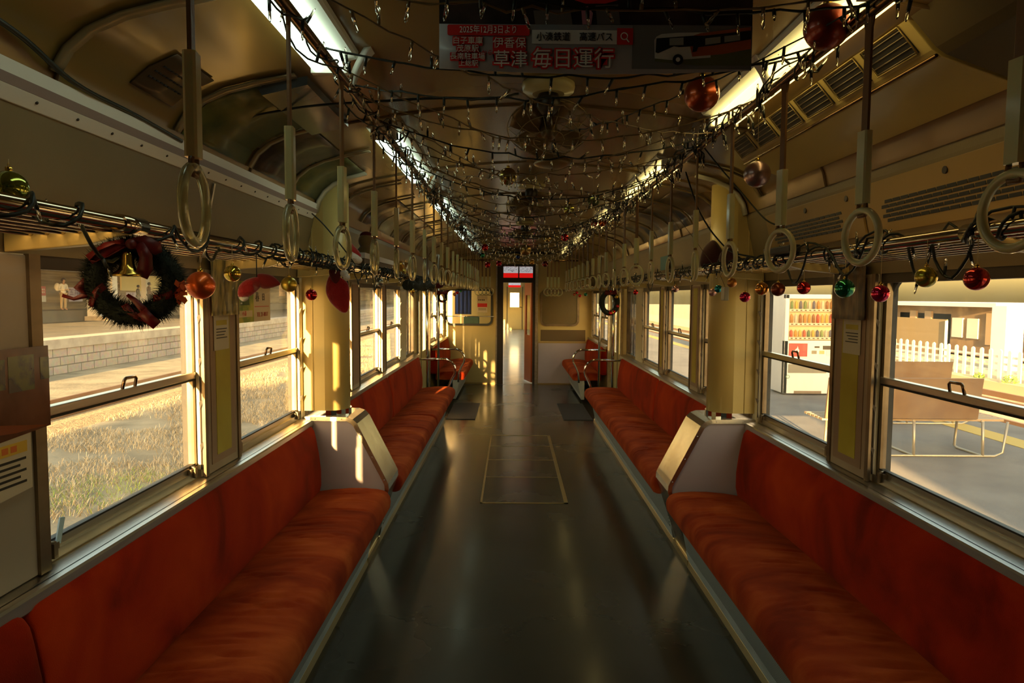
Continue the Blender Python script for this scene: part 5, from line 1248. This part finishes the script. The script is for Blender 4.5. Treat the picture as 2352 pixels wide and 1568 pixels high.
OR, GD, RD, GR, MG, TL, PK = (.80, .14, .02), (.70, .50, .06), (.60, .01, .01), (.01, .22, .10), (.62, .01, .09), (.01, .32, .38), (.62, .36, .36)
bx(461, 655, -.985, 32, OR, .38, 'large matte orange bauble hanging under the left rack right of the big wreath')
bx(534, 628, -.985, 19, GD, .06, 'shiny small gold bauble right of the large orange one')
bx(664, 653, -.985, 18, GD, .32, 'satin gold bauble right of the red fabric hat under the left rack')
bx(715, 677, -.985, 13, RD, .2, 'small dark red bauble in front of the left pillar', hang=.08)
bx(872, 648, -.98, 9, (.35, .38, .34), .25, 'greyish small bauble beyond the left pillar')
bx(22, 432, -1.06, 40, (.30, .32, .04), .08, 'olive green glittering bauble on top of the left rack at the picture edge', hang=.01)
bx(1940, 662, .985, 22, GR, .07, 'shiny green bauble under the right rack')
bx(2022, 674, .985, 20, MG, .08, 'magenta bauble in front of the right window post', hang=.05)
bx(1846, 661, .985, 15, RD, .08, 'shiny red bauble left of the green one under the right rack')
bx(1787, 664, .985, 16, (.22, .04, .01), .35, 'dark brownish red bauble at the near edge of the right pillar')
bx(1750, 663, .985, 15, (.80, .32, .03), .06, 'shiny amber bauble in front of the right pillar')
bx(1711, 682, .985, 12, MG, .2, 'small magenta bauble hanging low before the right pillar', hang=.07)
bx(1681, 649, .985, 11, (.55, .22, .03), .4, 'matte orange small bauble left of the magenta one')
bx(1650, 663, .985, 9, TL, .06, 'small teal bauble at the far edge of the right pillar')
bx(1637, 671, .985, 9, PK, .3, 'small pink bauble left of the teal one')
bx(2127, 636, .985, 24, (.42, .34, .03), .25, 'dull gold bauble under the right rack above the nearest window corner', hang=.02)
bx(2243, 640, .985, 27, (.55, .03, .02), .12, 'large red bauble under the right rack at the nearest right window', hang=.03)
bx(1551, 663, .985, 8, PK, .12, 'pale silver-pink bauble beyond the right pillar')
bx(1460, 671, .985, 6, RD, .15, 'tiny red bauble near the far right pocket window', hang=.02)
def by(px, py, y, rp, col, rough, lab, **k):
    p = at_y(px, py, y); d = (p - CAM).dot(FW); k.setdefault('hang', max(.02, 2.35 - .12 * p.x * p.x - p.z - 1.35 * rp * d / F)); return bauble(p, rp * d / F, col, rough, lab, **k)
by(1899, 62, 1.70, 51, (.26, .03, .008), .38, 'largest dark red glittery bauble at the top right by the warm lamps', hang=.02)
by(1612, 216, 2.15, 40, (.42, .07, .012), .32, 'big satin copper-red bauble under the warm lamps')
by(1739, 400, 2.26, 30, (.38, .25, .24), .3, 'mauve silver bauble on long threads left of the third right strap')
by(1167, 405, 3.2, 20, (.38, .28, .05), .12, 'gold bauble hanging among the strings at the middle of the ceiling')
by(1306, 480, 4.3, 13, (.35, .32, .05), .12, 'dull yellow bauble hanging in the strings right of the middle')
by(1363, 460, 4.2, 14, (.20, .24, .12), .1, 'grey-green bauble hanging in the strings right of the yellow one', clear=True)
by(1257, 549, 6.0, 8, (.60, .42, .10), .2, 'small gold bauble in the far strings over the end door, right one')
by(1297, 545, 6.0, 9, RD, .12, 'small red bauble in the far strings right of the gold one')
by(1364, 511, 5.4, 9, RD, .08, 'red bauble of the red and orange pair by the far warm lamp')
by(1384, 511, 5.4, 9, (.75, .18, .02), .08, 'orange bauble of the red and orange pair by the far warm lamp')
by(1114, 568, 6.6, 8, RD, .1, 'red bauble above the green one in the far left strings')
by(1108, 586, 6.6, 6, GR, .1, 'green bauble in the far left strings')
by(1120, 608, 7.2, 7, RD, .12, 'red bauble at the far left strings above the end window')
by(1146, 605, 7.2, 7, (.50, .01, .03), .12, 'crimson bauble just left of the end door transom')
by(1207, 574, 6.4, 13, (.40, .24, .06), .3, 'matte bronze bauble over the end door transom', )
by(1252, 606, 7.4, 7, (.30, .04, .03), .2, 'dark red bauble just right of the end door transom')
by(1190, 590, 7.0, 5, (.01, .03, .18), .15, 'tiny blue bauble over the end door transom')
by(1222, 602, 7.0, 6, (.7, .35, .04), .1, 'tiny amber bauble over the end door transom')
# white plastic tag box on its cord before the right pillar
t = thing('battery_box', 'pale plastic battery box hanging in front of the right pillar', 'box', tuple(at_x(1665, 690, .985)))
p = at_x(1665, 674, .985); MB().box(p.x - .012, p.x + .012, p.y - .028, p.y + .028, p.z - .035, p.z + .033).build('case', M('pale_plastic', (.42, .43, .36), .4), t, bevel=.003)
MB().tube([(p.x, p.y, p.z + .033), (p.x - .01, p.y + .06, p.z + .10), (RAIL[1] + .02, p.y + .02, 2.0), (RAIL[1], p.y, 2.19)], .0015, 5).build('cord', wireb, t)

# ------------------------------------------------------------------ wreaths, bell, stocking, hats
needle = M('dark_tinsel_needles', (.006, .013, .007), .75); needleg = M('olive_tinsel', (.10, .09, .02), .4)
ribm = M('red_ribbon', (.15, .004, .003), .45, col2=(.08, .003, .002), scale=20)
def tinsel(path, closed, r, n, seed, nm, m, parent, L=.016):
    rr = random.Random(seed); V = []; Fc = []; base = rootloc(parent); N = len(path)
    for i in range(n):
        u = rr.random() * (N if closed else N - 1); k = int(u); a = path[k % N]; c = path[(k + 1) % N]; p = a.lerp(c, u - k)
        d = Vector((rr.gauss(0, 1), rr.gauss(0, 1), rr.gauss(0, 1))).normalized(); s0 = p + d * r * .25; e = p + d * (r + L * rr.random()) + Vector((rr.gauss(0, .003), rr.gauss(0, .003), rr.gauss(0, .003)))
        w = d.orthogonal().normalized() * (.0011 + .0009 * rr.random()); q = len(V)
        V += [s0 - w - base, s0 + w - base, e - base]; Fc.append((q, q + 1, q + 2))
    me = bpy.data.meshes.new(nm); me.from_pydata([tuple(v) for v in V], [], Fc); me.materials.append(m); o = bpy.data.objects.new(nm, me); COL.objects.link(o); o.parent = parent; o['kind'] = 'stuff'; return o
def ribbon(pts, w, nm, parent, m=ribm, side=None):
    V = [Vector(p) for p in pts]; rows = []
    for i, p in enumerate(V):
        tn = (V[min(i + 1, len(V) - 1)] - V[max(i - 1, 0)]).normalized(); s_ = (side or Vector((0, 1, 0))); s_ = (s_ - tn * s_.dot(tn)).normalized() if i % 1 == 0 else s_
        ww = w[i] if isinstance(w, (list, tuple)) else w; rows.append([tuple(p - s_ * ww), tuple(p), tuple(p + s_ * ww)])
    b = MB(); b.grid(rows); o = b.build(nm, m, parent); o.modifiers.new('thick', 'SOLIDIFY').thickness = .0012; return o
wc = at_x(308, 648, -1.0); wy = wc.y
RTw = Vector((math.cos(.30), math.sin(.30), 0)); Nw = Vector((math.sin(.30), -math.cos(.30), 0)); ZZ = Vector((0, 0, 1))
def WP(u, v, f=0): return wc + RTw * u + ZZ * v + Nw * f      # u right, v up, f towards the camera
t = thing('wreath', 'big dark tinsel wreath with red ribbon hanging from the left luggage rack', 'wreath', tuple(wc))
path = [WP(.083 * math.cos(2 * PI * i / 40), .078 * math.sin(2 * PI * i / 40)) for i in range(40)]
MB().tube(path, .023, 10, closed=True).build('core', needle, t)
tinsel(path, True, .021, 16000, 3, 'needles', needle, t, .024)
ribbon([WP(-.005, .086, .026), WP(-.03, .088, .03), WP(-.06, .072, .034), WP(-.082, .05, .030), WP(-.070, .045, .028), WP(-.04, .060, .03), WP(-.01, .080, .03)], [.005, .010, .014, .012, .010, .010, .005], 'bow_loop', t, side=Nw)
ribbon([WP(-.01, .09, .028), WP(-.045, .078, .032), WP(-.085, .050, .03)], [.010, .014, .012], 'bow_tail', t, side=ZZ)
ribbon([WP(.005, .09, .028), WP(.03, .092, .034), WP(.055, .080, .034), WP(.060, .068, .03)], [.012, .018, .016, .010], 'bow_loop', t, side=ZZ)
ribbon([WP(.020, .09, .034), WP(.034, .06, .036), WP(.032, .035, .034), WP(.022, .012, .032)], [.010, .014, .016, .014], 'bow_tail', t, side=RTw)
MB().sphere(WP(.003, .088, .034), .012, 12).build('bow_knot', ribm, t)
for k, (a0, a1, ln) in enumerate(((3.3, 3.75, .03), (4.4, 5.15, .03), (5.55, 6.2, .03))):
    P = []
    for i in range(9):
        th = a0 + (a1 - a0) * i / 8; rr_ = .083 + (-.024 + .048 * i / 8); P.append(WP(rr_ * math.cos(th), rr_ * .94 * math.sin(th), .022 - .006 * abs(i - 4) / 4))
    ribbon(P, .008, 'ribbon_wrap', t, side=RTw if k == 1 else ZZ)
ribbon([WP(-.012, -.030, .015), WP(.004, -.042, .022), WP(.018, -.058, .026), WP(.030, -.074, .026)], [.004, .006, .008, .010], 'ribbon_tail', t, side=RTw)
ribbon([WP(.020, -.068, .03), WP(.036, -.086, .03), WP(.052, -.102, .028)], [.012, .012, .012], 'ribbon_tail', t, side=ZZ)
ribbon([WP(-.094, .004, .01), WP(-.112, -.016, .014), WP(-.098, -.032, .014), WP(-.122, -.040, .016), WP(-.146, -.032, .012)], [.010, .012, .010, .004, .004], 'ribbon_tail', t, side=ZZ)
cb = WP(-.008, .020, .022)
b = MB(); b.lathe([(.004, .052), (.010, .050), (.013, .042), (.015, .022), (.021, .008), (.034, -.001), (.036, -.006), (.034, -.007), (.018, .004), (.010, .02)], cb, 28); b.build('bell', goldm, t, label='brass bell hanging inside the wreath')
MB().sphere(cb + Vector((0, 0, -.002)), .006, 10).build('clapper', goldm, t)
MB().tube([WP(0, .098, 0), WP(.002, RZ - wc.z + .018, 0)], .0015, 5).build('hanger', wirek, t)
rr = random.Random(9); V = []
b = newmb(M('orange_flower', (.55, .08, .01), .5))
for k in range(26):
    p = WP(.094 + .02 * rr.random(), -.045 + .045 * rr.random(), .01 + .02 * rr.random()); d = Vector((rr.gauss(0, 1), rr.gauss(0, 1), rr.gauss(0, 1))).normalized() * .010; e = d.orthogonal().normalized() * .007
    b.quad(p - d, p + e, p + d, p - e)
b.build('red_leaf_spray', None, t)['kind'] = 'stuff'

# small wreath on the far right with red and gold balls
def small_wreath(px, py, x, R, lab, balls, seed, lean=0):
    c = at_x(px, py, x); t = thing('wreath', lab, 'wreath', tuple(c)); P = [c + Vector((R * .8 * math.cos(2 * PI * i / 24), .03 * math.cos(2 * PI * i / 24), R * math.sin(2 * PI * i / 24))) for i in range(24)]
    MB().tube(P, R * .26, 8, closed=True).build('core', needle, t); tinsel(P, True, R * .28, 1500, seed, 'needles', needle, t, R * .2)
    rr = random.Random(seed)
    for k in range(balls):
        th = rr.choice((PI / 2 + rr.gauss(0, .5), -PI / 2 + rr.gauss(0, .45), rr.random() * 6)); p = c + Vector((R * .8 * math.cos(th), -.03, R * math.sin(th)))
        MB().sphere(p, R * (.14 + .10 * rr.random()), 12).build('ball', MT.get('wb%d' % (k % 3)) or glassy('wb%d' % (k % 3), (RD, GD, (.7, .05, .01))[k % 3], .12), t)
    ribbon([c + Vector((-.06, -.05, R)), c + Vector((0, -.06, R * .9)), c + Vector((.07, -.05, R * 1.05))], [.03, .012, .03], 'bow', t, side=ZZ)
    MB().tube([c + Vector((0, 0, R)), Vector((math.copysign(RX, c.x), min(c.y, 8.34), RZ - .016))], .002, 5).build('hanger', wirek, t)
    return t
small_wreath(1400, 695, .985, .115, 'small wreath with red and gold balls hanging from the far right rack', 14, 5)
small_wreath(1016, 682, -.955, .055, 'tiny dark wreath hanging from the far left rack', 3, 6)
# tinsel garland on the far left rack with gold ball and red bow
c0 = at_x(935, 655, -1.0); c1 = at_x(990, 655, -1.0)
t = thing('garland', 'dark tinsel garland with yellow ball bundled on the far left rack', 'garland', tuple(c0)); P = [c0.lerp(c1, i / 10) + Vector((0, 0, .02 * math.sin(i * 1.7))) for i in range(11)]
MB().tube(P, .045, 8).build('core', needle, t); tinsel(P, False, .05, 2600, 8, 'needles', needle, t, .035)
g = at_x(947, 668, -.96); MB().sphere(g, .022, 16).build('ball', MT.get('bauble_69_49_05_32') or goldm, t)
c = at_x(1005, 655, -.95); t = thing('ribbon_bow', 'red ribbon bow on the far left rack right of the dark garland', 'bow', tuple(c))
for sg in (-1, 1): ribbon([c, c + Vector((.02, sg * .06, .03)), c + Vector((.03, sg * .12, .01)), c + Vector((.02, sg * .10, -.03)), c], [.008, .03, .035, .03, .008], 'bow_loop', t, side=Vector((1, 0, .3)))
MB().sphere(c, .018, 10).build('bow_knot', ribm, t)
for i, (px, py, col) in enumerate(((1050, 672, RD), (1058, 668, GR), (1044, 676, (.6, .2, .02)), (1325, 672, RD), (1332, 679, RD), (1319, 676, (.6, .1, .02)), (1345, 676, GR))):
    x = -.985 if px < 1176 else .985; p = at_x(px, py, x)
    bauble(p, .026, col, .12, '%s bauble in the far %s cluster under the rack, %s of the cluster' % (('red' if col == RD else 'green' if col == GR else 'orange'), 'left' if px < 1176 else 'right', ORD[i if i < 3 else i - 3]), hang=max(.01, RZ - .002 - p.z - .035))

felt = M('red_felt', (.38, .008, .008), .9, col2=(.28, .004, .004), scale=12, sheen=.8, bump=.3, bscale=90)
fluff = M('white_fluff', (.72, .66, .60), .95, bump=.8, bscale=60, sheen=.6)
# stocking: flat stuffed outline
def stuffed(outline, thick, mat, nm, parent, origin, U, V_, Nn):
    c = sum((Vector(p) for p in outline), Vector((0, 0))) / len(outline); b = MB(); rows = []
    for k, (sc, dn) in enumerate(((0.02, 1), (.35, .93), (.62, .78), (.82, .55), (.95, .25), (1, 0), (.95, -.25), (.82, -.55), (.62, -.78), (.35, -.93), (.02, -1))):
        rows.append([tuple(origin + U * (c.x + (p[0] - c.x) * sc) + V_ * (c.y + (p[1] - c.y) * sc) + Nn * thick * dn) for p in outline])
    b.grid(rows, closed_u=True, cap=True); return b.build(nm, mat, parent)
def pxo(pts, px0, py0, scale): return [((x - px0) * scale, (py0 - y) * scale) for x, y in pts]
def smooth(P):
    out = []
    n = len(P)
    for i in range(n):
        a, b_, c, d = (Vector(P[(i + k - 1) % n]) for k in range(4))
        for k in range(3):
            u = k / 3; q = .5 * ((2 * b_) + (c - a) * u + (2 * a - 5 * b_ + 4 * c - d) * u * u + (3 * b_ - a - 3 * c + d) * u ** 3); out.append((q.x, q.y))
    return out
o0 = at_x(780, 670, -.985); sc = (o0 - CAM).dot(FW) / F
t = thing('stocking', 'red felt stocking hanging from the left rack beside the pillar', 'stocking', tuple(o0))
stuffed(smooth(pxo([(762, 628), (778, 634), (798, 648), (803, 672), (802, 700), (797, 716), (786, 718), (770, 706), (756, 690), (748, 668), (752, 642)], 780, 670, sc)), .022, felt, 'body', t, o0, Vector((1, 0, 0)), ZZ, Vector((0, 1, 0)))
stuffed(smooth(pxo([(760, 618), (780, 620), (784, 634), (776, 652), (766, 648), (758, 630)], 780, 670, sc)), .020, M('maroon_felt', (.10, .006, .005), .9), 'cuff_lining', t, o0 + Vector((0, -.012, 0)), Vector((1, 0, 0)), ZZ, Vector((0, 1, 0)))
MB().sphere(o0 + Vector(((793 - 780) * sc, -.02, (670 - 628) * sc)), .020, 14).build('white_cuff', fluff, t); MB().sphere(o0 + Vector(((799 - 780) * sc, -.025, (670 - 637) * sc)), .018, 14).build('pompom', fluff, t)
MB().tube([o0 + Vector((-.03, 0, .10)), o0 + Vector((-.025, 0, .14))], .003, 6).build('loop', felt, t)
# santa hat lying on the rack beyond the pillar
o1 = at_x(808, 585, -1.06); sc = (o1 - CAM).dot(FW) / F; t = thing('santa_hat', 'red and white santa hat lying on the left rack right of the pillar', 'hat', tuple(o1))
stuffed(smooth(pxo([(782, 548), (792, 540), (806, 556), (830, 586), (812, 600), (778, 604), (772, 580)], 808, 585, sc)), .05, felt, 'crown', t, o1, Vector((1, 0, 0)), ZZ, Vector((0, 1, 0)))
stuffed(smooth(pxo([(802, 572), (812, 578), (832, 592), (834, 600), (826, 606), (802, 600), (796, 588)], 808, 585, sc)), .05, fluff, 'brim', t, o1 + Vector((0, -.03, 0)), Vector((1, 0, 0)), ZZ, Vector((0, 1, 0)))
# small hat hanging in film under the near left rack
o2 = at_x(590, 660, -1.01); sc = (o2 - CAM).dot(FW) / F; t = thing('santa_hat', 'small red hat hanging under the left rack in front of the second window', 'hat', tuple(o2))
stuffed(smooth(pxo([(545, 674), (550, 655), (566, 642), (588, 636), (600, 640), (598, 658), (588, 670), (570, 682), (550, 683)], 590, 660, sc)), .022, felt, 'crown', t, o2, Vector((1, 0, 0)), ZZ, Vector((0, 1, 0)))
stuffed(smooth(pxo([(588, 630), (606, 628), (626, 634), (642, 650), (636, 656), (616, 662), (600, 662), (588, 650)], 590, 660, sc)), .020, M('maroon_red_felt', (.26, .012, .008), .9, sheen=.5), 'tip', t, o2 + Vector((0, .01, 0)), Vector((1, 0, 0)), ZZ, Vector((0, 1, 0)))
stuffed(smooth(pxo([(548, 682), (570, 682), (566, 690), (556, 692)], 590, 660, sc)), .014, fluff, 'brim', t, o2, Vector((1, 0, 0)), ZZ, Vector((0, 1, 0)))
stuffed(smooth(pxo([(584, 640), (600, 650), (622, 660), (618, 672), (600, 674), (586, 668)], 590, 660, sc)), .026, filmm, 'film_wrap', t, o2 + Vector((0, -.01, 0)), Vector((1, 0, 0)), ZZ, Vector((0, 1, 0)))
MB().tube([o2 + Vector((.0, 0, .03)), Vector((o2.x, o2.y, RZ - .005))], .002, 5).build('hanger', wirek, t)
# dark red soft bag and hat on the right rack before the pillar
for (pts, px, py, x, lab, nm, cat) in (([(1612, 578), (1628, 556), (1640, 552), (1652, 566), (1664, 590), (1668, 610), (1640, 614), (1610, 612)], 1640, 590, 1.06, 'dark red cloth bundle lying on the right rack, the farther of two', 'cloth_bundle', 'cloth'), ([(1652, 590), (1662, 572), (1676, 566), (1690, 576), (1704, 606), (1690, 616), (1660, 614)], 1676, 592, 1.05, 'dark red cloth bundle lying on the right rack, the nearer of two', 'cloth_bundle', 'cloth')):
    o3 = at_x(px, py, x); sc = (o3 - CAM).dot(FW) / F; b_ = stuffed(smooth(pxo(pts, px, py, sc)), .06, M('maroon_bag', (.05, .010, .006), .8, sheen=.3), nm, None, o3, Vector((1, 0, 0)), ZZ, Vector((0, 1, 0))); tag(b_, lab, cat)
# plush and tray things on the far left rack
o4 = at_x(842, 590, -1.12); t = thing('plush_toy', 'brown plush toy with a red cap on the left rack beyond the pillar', 'toy', tuple(o4))
pl = M('tan_plush', (.22, .14, .05), .95, sheen=.8); MB().sphere(o4 + Vector((0, 0, -.0)), .075, 16, (1, 1, 1.2)).build('body', pl, t); MB().sphere(o4 + Vector((0, -.01, .11)), .055, 16).build('head', pl, t); MB().sphere(o4 + Vector((0, -.005, .145)), .045, 14, (1, 1, .7)).build('cap', M('maroon_felt'), t)
a = at_x(890, 570, -1.12); t = thing('carton', 'white and brown striped carton on the left rack beyond the plush toy', 'box', (a.x, a.y, 1.715))
MB().box(-1.24, -1.06, 4.45, 5.5, 1.722, 1.80).build('carton_body', M('carton_brown', (.10, .06, .03), .7), t); MB().box(-1.245, -1.055, 4.44, 5.51, 1.80, 1.835).build('lid', M('carton_white', (.5, .46, .42), .7), t)
# gold tinsel heap beyond
c = Vector((-1.12, 6.1, 1.80)); t = thing('tinsel_heap', 'glittering gold tinsel heap on the far left rack', 'tinsel', tuple(c)); P = [c + Vector((0, i * .05, .03 * math.sin(i))) for i in range(10)]
MB().tube(P, .05, 8).build('core', M('gold_tinsel_core', (.35, .18, .03), .3, .8), t); tinsel(P, False, .05, 1800, 17, 'strands', goldm, t, .04)
# blue-green card on the right header
tag(MB().box(1.235, 1.239, 5.9, 6.2, 1.80, 1.92).build('route_card', M('blue_green_card', (.05, .16, .17), .5)), 'blue-green card on the right header panel beyond the pillar', 'card')
